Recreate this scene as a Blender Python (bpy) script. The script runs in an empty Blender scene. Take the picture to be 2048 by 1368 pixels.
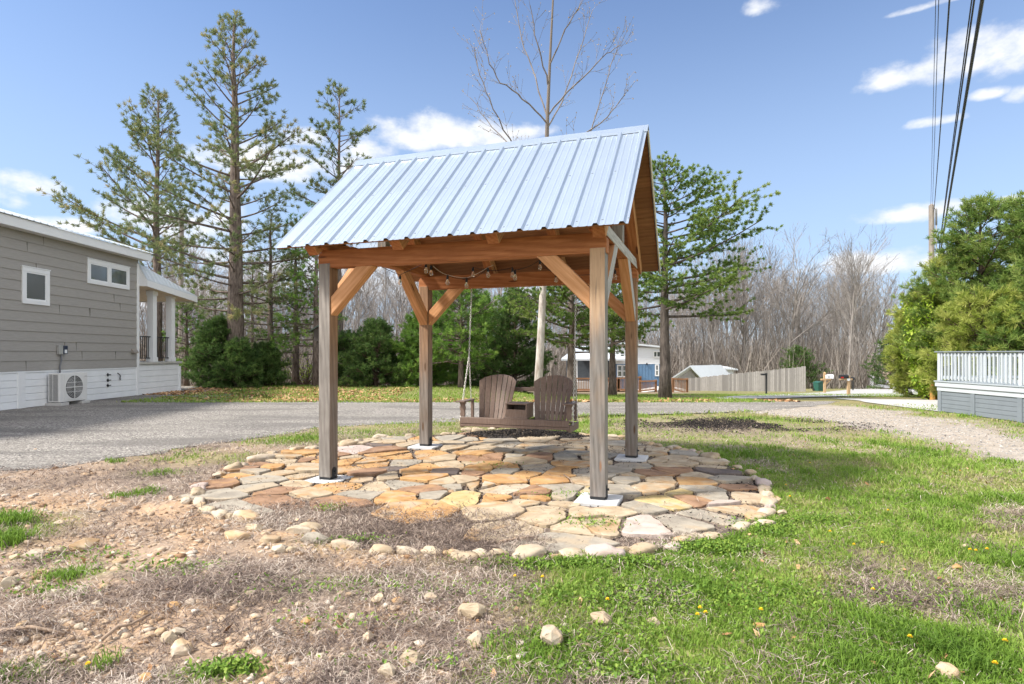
import bpy, bmesh, math, random
import numpy as np
from mathutils import Vector, Matrix, noise as mnoise

R = math.radians
rng = np.random.default_rng(7)
random.seed(7)
SC = bpy.context.scene
COL = SC.collection

# ---------------------------------------------------------------- camera, sky, sun, exposure
F, HOR, CH = 1178.4, 706.85, 1.5           # focal length and horizon in pixels of the photograph, eye height in metres
cam = bpy.data.cameras.new('camera')
cam.sensor_width = 36
cam.lens = F / 2048 * 36
cam.shift_y = (HOR - 684) / 2048
cam.clip_start, cam.clip_end = .05, 5000
cam_o = bpy.data.objects.new('camera', cam)
cam_o.location = (0, 0, CH)
cam_o.rotation_euler = (R(90), 0, 0)
COL.objects.link(cam_o)
SC.camera = cam_o
SC.view_settings.view_transform = 'Standard'
SC.view_settings.look = 'None'
SC.view_settings.gamma = 1
SC.view_settings.exposure = 1.88
SC.cycles.use_adaptive_sampling = True
SC.cycles.adaptive_threshold = .02
SC.cycles.max_bounces = 8
SC.cycles.transparent_max_bounces = 8
SC.cycles.use_denoising = True

SUN_EL, SUN_AZ = R(47), R(-106)             # azimuth from +Y, clockwise positive: the sun stands to the left, a little behind the camera
sd = Vector((math.sin(SUN_AZ) * math.cos(SUN_EL), math.cos(SUN_AZ) * math.cos(SUN_EL), math.sin(SUN_EL)))
sun = bpy.data.lights.new('sun', 'SUN')
sun.energy, sun.angle, sun.color = 2.15, R(9), (1, .94, .85)
sun_o = bpy.data.objects.new('sun', sun)
sun_o.rotation_euler = sd.to_track_quat('Z', 'Y').to_euler()
sun_o.location = (-20, -5, 30)
COL.objects.link(sun_o)

CLOUDS = [  # (azimuth px, elevation px, half width px, half height px, amount) seen in the photograph; turned into sky directions
    (1960, 118, 150, 42, 1), (2075, 112, 110, 40, 1), (1785, 158, 64, 24, 1.3), (1870, 135, 40, 18, .8), (1985, 188, 34, 12, .8), (2045, 190, 30, 18, .9),
    (1860, 246, 50, 10, .6), (1535, 14, 40, 20, .9), (1890, 2, 90, 8, .5),
    (890, 278, 135, 36, 1), (1040, 268, 70, 14, .7), (730, 300, 60, 20, .8), (600, 275, 60, 22, .9), (540, 330, 110, 40, .9), (450, 320, 60, 30, .7), (660, 340, 60, 30, .7),
    (80, 378, 70, 20, .9), (15, 400, 40, 22, .9), (60, 440, 80, 10, .3), (150, 455, 60, 14, .8), (360, 445, 120, 40, .75),
    (1815, 432, 95, 15, 1.2), (1740, 528, 110, 20, 1.5), (1620, 540, 60, 10, .5), (2020, 402, 22, 8, .6), (700, 560, 300, 60, .75), (300, 600, 260, 60, .6)]

world = bpy.data.worlds.new('World')
SC.world = world
world.use_nodes = True
def build_sky():
    nt = world.node_tree
    N, L = nt.nodes, nt.links
    N.clear()
    def new(t, **k):
        n = N.new(t)
        for a, b in k.items(): setattr(n, a, b)
        return n
    def M(op, a, b=None, c=None):
        n = new('ShaderNodeMath', operation=op)
        for i, v in enumerate((a, b, c)):
            if v is None: continue
            if isinstance(v, (int, float)): n.inputs[i].default_value = v
            else: L.new(v, n.inputs[i])
        return n.outputs[0]
    out = new('ShaderNodeOutputWorld')
    bg = new('ShaderNodeBackground')
    sky = new('ShaderNodeTexSky', sky_type='NISHITA', sun_disc=False, sun_elevation=SUN_EL, sun_rotation=SUN_AZ, altitude=150, air_density=1.0, dust_density=.05, ozone_density=3.5)
    tc = new('ShaderNodeTexCoord')
    sep = new('ShaderNodeSeparateXYZ')
    L.new(tc.outputs['Generated'], sep.inputs[0])
    x, y, z = sep.outputs
    az = M('ARCTAN2', x, y)
    el = M('ARCSINE', z)
    noi = new('ShaderNodeTexNoise', noise_dimensions='3D')
    mp = new('ShaderNodeMapping')
    mp.inputs['Scale'].default_value = (1, 1, 1.7)
    L.new(tc.outputs['Generated'], mp.inputs[0])
    L.new(mp.outputs[0], noi.inputs['Vector'])
    noi.inputs['Scale'].default_value = 13
    noi.inputs['Detail'].default_value = 9
    noi.inputs['Roughness'].default_value = .58
    nz = M('MULTIPLY', M('SUBTRACT', noi.outputs[0], .5), 2.6)
    tot = None
    for px, py, sx, sy, am in CLOUDS:
        a = math.atan2((px - 1024) / F, 1)
        e = math.atan2((HOR - py) / F, math.hypot(1, (px - 1024) / F))
        wa = sx / F * math.cos(a) ** 2
        we = sy / F * math.cos(a) * math.cos(e) ** 2
        dx = M('DIVIDE', M('SUBTRACT', az, a), wa * 1.45)
        dy = M('DIVIDE', M('SUBTRACT', el, e), we * 1.5)
        dyb = M('MULTIPLY', M('MINIMUM', dy, 0), .55)          # flatter bases
        q = M('ADD', M('MULTIPLY', dx, dx), M('MULTIPLY', M('ADD', dy, dyb), M('ADD', dy, dyb)))
        v = M('MULTIPLY', M('SUBTRACT', 1.0, q), .6)
        v = M('MAXIMUM', v, -4)
        v = M('ADD', v, (am - 1) * .35)
        tot = v if tot is None else M('MAXIMUM', tot, v)
    d = M('ADD', tot, nz)
    mr = new('ShaderNodeMapRange', interpolation_type='SMOOTHSTEP')
    mr.inputs['From Min'].default_value = -.12
    mr.inputs['From Max'].default_value = .75
    L.new(d, mr.inputs['Value'])
    # thin veil low over the horizon
    veil = new('ShaderNodeMapRange', interpolation_type='SMOOTHSTEP')
    veil.inputs['From Min'].default_value = .62
    veil.inputs['From Max'].default_value = -.02
    veil.inputs['To Max'].default_value = .78
    L.new(el, veil.inputs['Value'])
    hs = new('ShaderNodeHueSaturation')
    hs.inputs['Hue'].default_value = .5
    hs.inputs['Saturation'].default_value = .86
    hs.inputs['Value'].default_value = 1.0
    L.new(sky.outputs[0], hs.inputs['Color'])
    mixv = new('ShaderNodeMix', data_type='RGBA')
    L.new(veil.outputs[0], mixv.inputs['Factor'])
    tn = new('ShaderNodeMix', data_type='RGBA', blend_type='MULTIPLY')
    tn.inputs['Factor'].default_value = 1
    L.new(hs.outputs[0], tn.inputs[6])
    tn.inputs[7].default_value = (.465, .52, .595, 1)
    L.new(tn.outputs[2], mixv.inputs[6])
    mixv.inputs[7].default_value = (1.62, 2.08, 2.72, 1)
    mix = new('ShaderNodeMix', data_type='RGBA')
    L.new(mr.outputs[0], mix.inputs['Factor'])
    L.new(mixv.outputs[2], mix.inputs[6])
    shade = new('ShaderNodeMix', data_type='RGBA')
    n2 = new('ShaderNodeTexNoise')
    n2.inputs['Scale'].default_value = 22
    n2.inputs['Detail'].default_value = 4
    L.new(mp.outputs[0], n2.inputs['Vector'])
    L.new(n2.outputs[0], shade.inputs['Factor'])
    shade.inputs[6].default_value = (2.7, 2.8, 2.95, 1)
    shade.inputs[7].default_value = (3.4, 3.4, 3.45, 1)
    L.new(shade.outputs[2], mix.inputs[7])
    # added fill light: invented bright cloud, out of view behind and above the viewer
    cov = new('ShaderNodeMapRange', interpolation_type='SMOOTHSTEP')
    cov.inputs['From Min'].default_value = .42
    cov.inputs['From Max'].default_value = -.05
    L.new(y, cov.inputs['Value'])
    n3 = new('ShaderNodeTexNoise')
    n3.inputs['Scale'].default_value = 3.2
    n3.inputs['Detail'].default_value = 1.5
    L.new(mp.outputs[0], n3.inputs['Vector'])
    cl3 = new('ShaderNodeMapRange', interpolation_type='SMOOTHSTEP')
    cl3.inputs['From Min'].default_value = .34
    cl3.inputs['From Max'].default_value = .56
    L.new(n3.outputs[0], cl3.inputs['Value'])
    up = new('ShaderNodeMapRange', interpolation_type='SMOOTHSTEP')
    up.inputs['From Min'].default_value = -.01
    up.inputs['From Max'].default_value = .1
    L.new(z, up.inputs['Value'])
    fill_bank = new('ShaderNodeMix', data_type='RGBA')
    L.new(M('MULTIPLY', M('MULTIPLY', cov.outputs[0], cl3.outputs[0]), up.outputs[0]), fill_bank.inputs['Factor'])
    L.new(mix.outputs[2], fill_bank.inputs[6])
    fill_bank.inputs[7].default_value = (6.4, 6.25, 6.0, 1)
    L.new(fill_bank.outputs[2], bg.inputs['Color'])
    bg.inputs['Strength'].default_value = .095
    L.new(bg.outputs[0], out.inputs[0])
build_sky()

# ---------------------------------------------------------------- helpers
def lin(h):
    h = h.lstrip('#')
    v = [int(h[i:i + 2], 16) / 255 for i in (0, 2, 4)]
    return tuple(c / 12.92 if c <= .04045 else ((c + .055) / 1.055) ** 2.4 for c in v)

def sstep(a, b, x):
    t = np.clip((np.asarray(x, float) - a) / (b - a), 0, 1)
    return t * t * (3 - 2 * t)

_tab = np.random.default_rng(3).random((256, 256))
def vnoise(x, y):
    x = np.asarray(x, float); y = np.asarray(y, float)
    xi = np.floor(x).astype(int); yi = np.floor(y).astype(int)
    fx = x - xi; fy = y - yi
    fx = fx * fx * (3 - 2 * fx); fy = fy * fy * (3 - 2 * fy)
    g = lambda a, b: _tab[a & 255, b & 255]
    return (g(xi, yi) * (1 - fx) + g(xi + 1, yi) * fx) * (1 - fy) + (g(xi, yi + 1) * (1 - fx) + g(xi + 1, yi + 1) * fx) * fy
def fbm(x, y, s=1., o=4, off=0.):
    x = np.asarray(x, float) * s + off * 17.3 + 31.7; y = np.asarray(y, float) * s + off * 9.1 + 57.1
    v = 0; a = .5; t = 0
    for i in range(o):
        v = v + a * vnoise(x, y); t += a
        x = x * 2.03 + 11.1; y = y * 2.03 + 5.7; a *= .5
    return v / t

def tag(o, label=None, cat=None, group=None, kind=None):
    if label: o['label'] = label
    if cat: o['category'] = cat
    if group: o['group'] = group
    if kind: o['kind'] = kind
    return o
def structure(o): o['kind'] = 'structure'; return o
def empty(name, loc, rz=0, label=None, cat=None, group=None):
    o = bpy.data.objects.new(name, None)
    o.empty_display_size = .2
    COL.objects.link(o)
    o.location = loc
    o.rotation_euler = (0, 0, rz)
    return tag(o, label, cat, group)
def mworld(o):
    m = o.matrix_basis.copy()
    p = o
    while p.parent:
        m = p.parent.matrix_basis @ p.matrix_parent_inverse @ m if p is o else p.parent.matrix_basis @ p.matrix_parent_inverse @ m
        p = p.parent
    return m
def adopt(o, parent, local=False):
    """make o a part of parent; geometry given in world coordinates unless local"""
    if parent is not None:
        o.parent = parent
        if not local: o.matrix_parent_inverse = mworld(parent).inverted()
    return o

class MB:
    """collects faces for one mesh"""
    def __init__(s): s.v = []; s.f = []; s.n = 0; s.mi = []
    def add(s, v, f, mi=0):
        s.v.extend([tuple(p) for p in v]); k = s.n
        s.f.extend([tuple(i + k for i in q) for q in f]); s.n += len(v)
        s.mi.extend([mi] * len(f)); return s
    def box(s, x0, x1, y0, y1, z0, z1, M=None, mi=0):
        v = [Vector((x, y, z)) for z in (z0, z1) for y in (y0, y1) for x in (x0, x1)]
        if M is not None: v = [M @ p for p in v]
        return s.add(v, [(0, 2, 3, 1), (4, 5, 7, 6), (0, 1, 5, 4), (1, 3, 7, 5), (3, 2, 6, 7), (2, 0, 4, 6)], mi)
    def prism(s, poly, ax, a, b, M=None, mi=0):
        """extrude a 2D polygon along axis ax (0,1,2) from a to b"""
        def P(q, t):
            c = list(q); c.insert(ax, t); c = Vector(c)
            return M @ c if M is not None else c
        n = len(poly)
        v = [P(q, a) for q in poly] + [P(q, b) for q in poly]
        f = [tuple(range(n))[::-1], tuple(range(n, 2 * n))] + [(i, (i + 1) % n, (i + 1) % n + n, i + n) for i in range(n)]
        return s.add(v, f, mi)
    def tube(s, pts, rad, k=6, mi=0, cap=True):
        pts = [Vector(p) for p in pts]
        if not hasattr(rad, '__len__'): rad = [rad] * len(pts)
        d0 = (pts[1] - pts[0]).normalized()
        a = Vector((0, 0, 1)) if abs(d0.z) < .9 else Vector((1, 0, 0))
        u = d0.cross(a).normalized()
        v = []
        for i, p in enumerate(pts):
            d = (pts[min(i + 1, len(pts) - 1)] - pts[max(i - 1, 0)]).normalized()
            u = (u - d * u.dot(d)).normalized()
            w = d.cross(u)
            for j in range(k):
                t = 2 * math.pi * j / k
                v.append(p + (u * math.cos(t) + w * math.sin(t)) * rad[i])
        f = [(i * k + j, i * k + (j + 1) % k, (i + 1) * k + (j + 1) % k, (i + 1) * k + j) for i in range(len(pts) - 1) for j in range(k)]
        if cap: f += [tuple(range(k))[::-1], tuple(range((len(pts) - 1) * k, len(pts) * k))]
        return s.add(v, f, mi)
    def build(s, name, mat, parent=None, smooth=False, bevel=0, local=False, loc=None, recalc=False):
        me = bpy.data.meshes.new(name)
        me.from_pydata(s.v, [], s.f)
        mats = mat if isinstance(mat, (list, tuple)) else [mat]
        for m in mats: me.materials.append(m)
        if len(mats) > 1: me.polygons.foreach_set('material_index', s.mi)
        if bevel or recalc:
            bm = bmesh.new(); bm.from_mesh(me)
            if recalc: bmesh.ops.recalc_face_normals(bm, faces=bm.faces[:])
            if bevel: bmesh.ops.bevel(bm, geom=bm.edges[:], offset=bevel, segments=1, affect='EDGES', clamp_overlap=True)
            bm.to_mesh(me); bm.free()
        if smooth: me.polygons.foreach_set('use_smooth', [True] * len(me.polygons))
        o = bpy.data.objects.new(name, me)
        COL.objects.link(o)
        if loc is not None: o.location = loc
        return adopt(o, parent, local)

def npmesh(name, V, Fq, mat, parent=None, attrs=None, smooth=False, local=False):
    """fast mesh from arrays: V (n,3), Fq list of index arrays (m,3) or (m,4)"""
    me = bpy.data.meshes.new(name)
    V = np.asarray(V, np.float32)
    Fs = [np.asarray(q, np.int32) for q in (Fq if isinstance(Fq, list) else [Fq])]
    me.vertices.add(len(V)); me.vertices.foreach_set('co', V.ravel())
    loops = np.concatenate([q.ravel() for q in Fs]); cnt = np.concatenate([np.full(len(q), q.shape[1], np.int32) for q in Fs])
    st = np.concatenate([[0], np.cumsum(cnt)[:-1]]).astype(np.int32)
    me.loops.add(len(loops)); me.loops.foreach_set('vertex_index', loops)
    me.polygons.add(len(cnt)); me.polygons.foreach_set('loop_start', st); me.polygons.foreach_set('loop_total', cnt)
    if smooth: me.polygons.foreach_set('use_smooth', np.ones(len(cnt), bool))
    me.update(calc_edges=True)
    me.materials.append(mat)
    for k, a in (attrs or {}).items():
        a = np.asarray(a, np.float32)
        if a.ndim == 1:
            at = me.attributes.new(k, 'FLOAT', 'POINT'); at.data.foreach_set('value', a)
        else:
            at = me.attributes.new(k, 'FLOAT_COLOR', 'POINT')
            at.data.foreach_set('color', np.concatenate([a, np.ones((len(a), 1), np.float32)], 1).ravel())
    o = bpy.data.objects.new(name, me)
    COL.objects.link(o)
    return adopt(o, parent, local)

# node material helper
class NM:
    def __init__(s, name, rough=.7, metal=0, spec=.3):
        s.m = bpy.data.materials.new(name); s.m.use_nodes = True
        s.nt = s.m.node_tree; s.N = s.nt.nodes; s.L = s.nt.links
        s.b = s.N['Principled BSDF']
        s.b.inputs['Roughness'].default_value = rough
        s.b.inputs['Metallic'].default_value = metal
        s.b.inputs['Specular IOR Level'].default_value = spec
    def new(s, t, **k):
        n = s.N.new(t)
        for a, v in k.items(): setattr(n, a, v)
        return n
    def put(s, v, sock):
        if hasattr(v, 'is_linked') or isinstance(v, bpy.types.NodeSocket): s.L.new(v, sock)
        elif isinstance(v, (tuple, list)) and len(v) == 3 and sock.type == 'RGBA': sock.default_value = (*v, 1)
        else: sock.default_value = v
    def coord(s, kind='Object', scale=(1, 1, 1), off=False, rot=(0, 0, 0)):
        if kind == 'World': o = s.new('ShaderNodeNewGeometry').outputs['Position']
        else: o = s.new('ShaderNodeTexCoord').outputs[kind]
        if off:
            r = s.new('ShaderNodeObjectInfo').outputs['Random']
            mu = s.new('ShaderNodeVectorMath', operation='ADD')
            c = s.new('ShaderNodeCombineXYZ')
            m = s.math('MULTIPLY', r, 37.)
            for i in range(3): s.L.new(m, c.inputs[i])
            s.L.new(o, mu.inputs[0]); s.L.new(c.outputs[0], mu.inputs[1]); o = mu.outputs[0]
        mp = s.new('ShaderNodeMapping')
        mp.inputs['Scale'].default_value = scale; mp.inputs['Rotation'].default_value = rot
        s.L.new(o, mp.inputs[0])
        return mp.outputs[0]
    def noise(s, co, scale, detail=4, rough=.55, dist=0):
        n = s.new('ShaderNodeTexNoise')
        s.L.new(co, n.inputs['Vector'])
        for a, v in (('Scale', scale), ('Detail', detail), ('Roughness', rough), ('Distortion', dist)): n.inputs[a].default_value = v
        return n.outputs[0]
    def voro(s, co, scale, feature='F1', out='Distance', rnd=1):
        n = s.new('ShaderNodeTexVoronoi', feature=feature)
        s.L.new(co, n.inputs['Vector']); n.inputs['Scale'].default_value = scale; n.inputs['Randomness'].default_value = rnd
        return n.outputs[out]
    def math(s, op, a, b=None, c=None):
        n = s.new('ShaderNodeMath', operation=op)
        for i, v in enumerate((a, b, c)):
            if v is not None: s.put(v, n.inputs[i])
        return n.outputs[0]
    def ramp(s, v, *stops):
        n = s.new('ShaderNodeValToRGB')
        e = n.color_ramp.elements
        while len(e) < len(stops): e.new(.5)
        for i, (p, c) in enumerate(stops):
            e[i].position = p; e[i].color = (*c, 1) if hasattr(c, '__len__') else (c, c, c, 1)
        s.L.new(v, n.inputs[0])
        return n.outputs[0]
    def step(s, v, a, b, lo=0., hi=1.):
        n = s.new('ShaderNodeMapRange', interpolation_type='SMOOTHSTEP')
        s.L.new(v, n.inputs['Value'])
        for k, q in (('From Min', a), ('From Max', b), ('To Min', lo), ('To Max', hi)): n.inputs[k].default_value = q
        return n.outputs[0]
    def mix(s, f, a, b, mode='MIX'):
        n = s.new('ShaderNodeMix', data_type='RGBA', blend_type=mode)
        s.put(f, n.inputs['Factor']); s.put(a, n.inputs[6]); s.put(b, n.inputs[7])
        return n.outputs[2]
    def attr(s, name, out='Color'):
        return s.new('ShaderNodeAttribute', attribute_name=name).outputs[out]
    def bump(s, h, strength=.3, dist=.01):
        n = s.new('ShaderNodeBump')
        n.inputs['Strength'].default_value = strength; n.inputs['Distance'].default_value = dist
        s.L.new(h, n.inputs['Height']); s.L.new(n.outputs[0], s.b.inputs['Normal'])
    def color(s, c): s.put(c, s.b.inputs['Base Color']); return s
    def rough(s, c): s.put(c, s.b.inputs['Roughness']); return s

def gray(c): return (c, c, c)
def mul(c, k): return tuple(min(1, q * k) for q in c)

def simple(name, col, rough=.6, metal=0, var=.12, scale=6, spec=.3, bump=0):
    n = NM(name, rough, metal, spec)
    co = n.coord('Object', off=True)
    t = n.noise(co, scale, 5, .6)
    n.color(n.ramp(t, (.3, mul(col, 1 - var)), (.7, mul(col, 1 + var))))
    if bump: n.bump(n.noise(co, scale * 8, 3), bump, .004)
    return n.m

def wood(name, light, dark, knot, gray_mix=None, gfrom=None, gto=None, streak=None, rough=.75, island=0.):
    """timber with its grain along the local X axis; gray_mix: weathered colour, blended in by a height along the world Z"""
    n = NM(name, rough, 0, .2)
    co = n.coord('Object', (.9, 9, 9), off=True)
    g1 = n.noise(co, 3.2, 6, .62, .8)
    co2 = n.coord('Object', (.45, 6, 6), off=True)
    w = n.new('ShaderNodeTexWave', wave_type='BANDS', bands_direction='DIAGONAL')
    n.L.new(co2, w.inputs['Vector'])
    for a, v in (('Scale', 1.7), ('Distortion', 5.5), ('Detail', 3), ('Detail Scale', .9)): w.inputs[a].default_value = v
    g2 = n.noise(n.coord('Object', (.7, 34, 34), off=True), 2.6, 3, .6)
    t = n.math('ADD', n.math('MULTIPLY', g1, .56), n.math('ADD', n.math('MULTIPLY', w.outputs['Fac'], .14), n.math('MULTIPLY', g2, .30)))
    c = n.ramp(t, (.30, dark), (.5, tuple((a + b) / 2 for a, b in zip(light, dark))), (.68, light))
    isl = n.new('ShaderNodeNewGeometry').outputs['Random Per Island']
    if island: c = n.mix(n.math('MULTIPLY', isl, island), c, mul(dark, .55))
    if gray_mix is not None:
        gl, gd = gray_mix
        gc = n.ramp(t, (.3, gd), (.66, gl))
        z = n.new('ShaderNodeSeparateXYZ')
        n.L.new(n.new('ShaderNodeNewGeometry').outputs['Position'], z.inputs[0])
        zz = n.math('ADD', z.outputs[2], n.math('MULTIPLY', n.math('SUBTRACT', n.noise(co, 1.6, 4), .5), 1.1))
        c = n.mix(n.step(zz, gfrom, gto), c, gc)
    big = n.noise(n.coord('Object', (1.2, 2, 2), off=True), 2.2, 3)
    c = n.mix(n.step(big, .4, .75, 0, .35), c, mul(dark, .8))
    kv = n.voro(n.coord('Object', (1.05, 5, 5), off=True), 1.25)
    c = n.mix(n.step(kv, .13, .07), c, knot)
    if streak is not None:
        st = n.noise(n.coord('Object', (.5, 16, 16), off=True), 2.4, 3, .5)
        c = n.mix(n.step(st, .62, .7, 0, .75), c, streak)
    n.color(c)
    n.bump(t, .35, .006)
    return n.m

# ---------------------------------------------------------------- terrain
def zsl(y, st):
    y = np.asarray(y, float)
    z = -np.clip(y - st, 0, 42) * .052
    return z - np.clip(y - st - 42, 0, 140) * .0145
def gz(x, y):
    x = np.asarray(x, float); y = np.asarray(y, float)
    r = x / np.maximum(y, .5)
    st = 27 + (18.6 - 27) * sstep(-.1, .08, r)
    z = zsl(y, st)
    near = 1 - sstep(10, 13, y)
    lft = 1 - sstep(-1.2, .3, x)
    bump = (fbm(x, y, .9, 3) - .5) * .05 + (fbm(x, y, 4, 3, 2) - .5) * .045 * (.45 + .9 * lft)
    q = ((x + .35) / 3.1) ** 2 + ((y - 7.4) / 3.2) ** 2
    flat = sstep(.8, 1.15, q)
    # drive stays level
    dr = sstep(-.1, .5, drive_near(x) - y)
    return z + bump * near * flat * dr
DN = [(-60, 8.0), (-8.1, 6.95), (-5.9, 7.8), (-5.3, 9.3), (-4.3, 10.8), (-3.9, 11.7), (-2.9, 12.5), (-1, 13.5), (1.7, 14.2), (5.8, 15.0), (9.2, 17.0), (60, 19)]
def drive_near(x): return np.interp(x, [a for a, b in DN], [b for a, b in DN])
def gp(px, py):
    """the point of the ground seen at a pixel of the photograph"""
    t = (px - 1024) / F; s = (py - HOR) / F
    if s <= 0: raise ValueError
    lo, hi = .5, 600.
    y = np.geomspace(1.2, 600, 900)
    h = CH - s * y - gz(t * y, y)
    i = int(np.argmax(h <= 0))
    a, b = y[max(i - 1, 0)], y[i]
    for _ in range(30):
        m = (a + b) / 2
        if CH - s * m - float(gz(t * m, m)) > 0: a = m
        else: b = m
    return Vector((t * a, a, float(gz(t * a, a))))
def at(px, py, Y): return Vector(((px - 1024) / F * Y, Y, CH + (HOR - py) / F * Y))
def flatp(px, py):
    D = F * CH / (py - HOR)
    return np.array([(px - 1024) / F * D, D])

RING = [(546,910),(520,921),(485,931),(466,939),(438,953),(401,978),(380,1000),(398,1012),(417,1024),(458,1036),(508,1058),(598,1066),(693,1094),(765,1106),(865,1108),(965,1115),(1056,1114),(1146,1111),(1243,1105),(1348,1096),(1427,1075),(1526,1053),(1539,1016),(1533,993),(1510,958),(1447,927),(1385,906),(1317,895),(1243,877),(1100,862),(936,864),(820,875),(715,886),(595,902)]
RINGW = np.array([flatp(*p) for p in RING])
def in_poly(x, y, P):
    x = np.asarray(x, float); y = np.asarray(y, float)
    ins = np.zeros(np.broadcast(x, y).shape, bool)
    n = len(P)
    for i in range(n):
        (x0, y0), (x1, y1) = P[i], P[(i + 1) % n]
        c = ((y0 > y) != (y1 > y)) & (x < (x1 - x0) * (y - y0) / (y1 - y0 + 1e-12) + x0)
        ins ^= c
    return ins
def gauss(x, y, px, py, rx, ry):
    c = flatp(px, py)
    return np.exp(-((x - c[0]) / rx) ** 2 - ((y - c[1]) / ry) ** 2)

def greenness(x, y):
    """share of living grass, 0..1"""
    x = np.asarray(x, float); y = np.asarray(y, float)
    n = fbm(x, y, .75, 4, 1); n2 = fbm(x, y, 2.6, 3, 5)
    g = sstep(-.75, .55, x - .10 * (y - 3) + (n - .5) * 1.7) * (.34 + 1.0 * sstep(.32, .58, .55 * n + .45 * n2))
    g = g * (1 - .45 * sstep(7, 10, y) * sstep(.40, .6, fbm(x, y, .5, 3, 8)))
    back = sstep(9.6, 10.6, y) * sstep(-6, -2, x)
    g = np.maximum(g, back * (.35 + .5 * n2))
    for px, py, rx, ry, a in ((590, 880, .8, .55, 1.), (410, 915, .9, .55, .75), (30, 1065, .35, .5, .9), (330, 945, .35, .25, .6), (1250, 1120, 1.1, .35, 1), (1430, 1090, .7, .5, 1.), (720, 1080, .5, .3, .35),
                             (140, 1150, .25, .12, .7), (420, 1350, .22, .1, .7), (750, 1160, .5, .2, .25), (20, 1350, .3, .15, .6), (900, 1080, .3, .2, .35), (300, 900, 1.2, .3, .4)):
        g = np.maximum(g, a * gauss(x, y, px, py, rx, ry) * (.45 + .8 * n2))
    g = g * (1 - .85 * gauss(x, y, 1450, 852, 2.6, 1.6))
    ins = in_poly(x, y, RINGW)
    g = np.where(ins, .10 * n2, g)
    px = 1024 + F * x / np.maximum(y, .5)
    py = HOR + F * CH / np.maximum(y, .5)
    path = dirtpath(x, y)
    return np.clip(g * (1 - .93 * path), 0, 1)
DIRT = [(1480, 806), (1640, 803), (1880, 834), (2060, 872), (2300, 930), (2300, 1010), (2048, 945), (1900, 893), (1760, 862), (1640, 842), (1480, 826)]
DIRTW = np.array([flatp(*p) for p in DIRT])
def dirtpath(x, y):
    n = (fbm(x, y, 1.1, 3, 11) - .5) * 1.6
    d = np.full(np.shape(x), 9.)
    P = DIRTW
    for i in range(len(P)):
        a, b = P[i], P[(i + 1) % len(P)]
        ab = b - a; t = np.clip(((x - a[0]) * ab[0] + (y - a[1]) * ab[1]) / (ab @ ab), 0, 1)
        d = np.minimum(d, np.hypot(x - a[0] - t * ab[0], y - a[1] - t * ab[1]))
    sd_ = np.where(in_poly(x, y, P), d, -d)
    return sstep(-.5, .6, sd_ + n)
def soilness(x, y):
    """bare stony soil, 0..1"""
    n = fbm(x, y, .8, 4, 21); n2 = fbm(x, y, 3., 3, 22)
    s = sstep(.45, .60, .65 * n + .35 * n2) * (1 - sstep(-1.2, .2, x))
    for px, py, rx, ry, a in ((130, 1090, 1., .4, 1), (300, 1250, .7, .22, 1), (570, 1090, .4, .25, 1), (820, 1230, .8, .2, .6), (150, 1300, .6, .2, 1), (250, 1230, .9, .2, 1), (420, 1290, .5, .15, .9), (640, 1260, .6, .2, .8), (120, 1180, .6, .2, .8), (760, 1310, .4, .12, .8), (240, 1050, .7, .4, .8), (980, 1300, .5, .15, .4)):
        s = np.maximum(s, a * gauss(x, y, px, py, rx, ry) * (.4 + .9 * n2))
    return np.clip(s * (1 - .8 * in_poly(x, y, RINGW)) * (1 - .7 * sstep(5.6, 6.8, y)), 0, 1)

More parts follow.
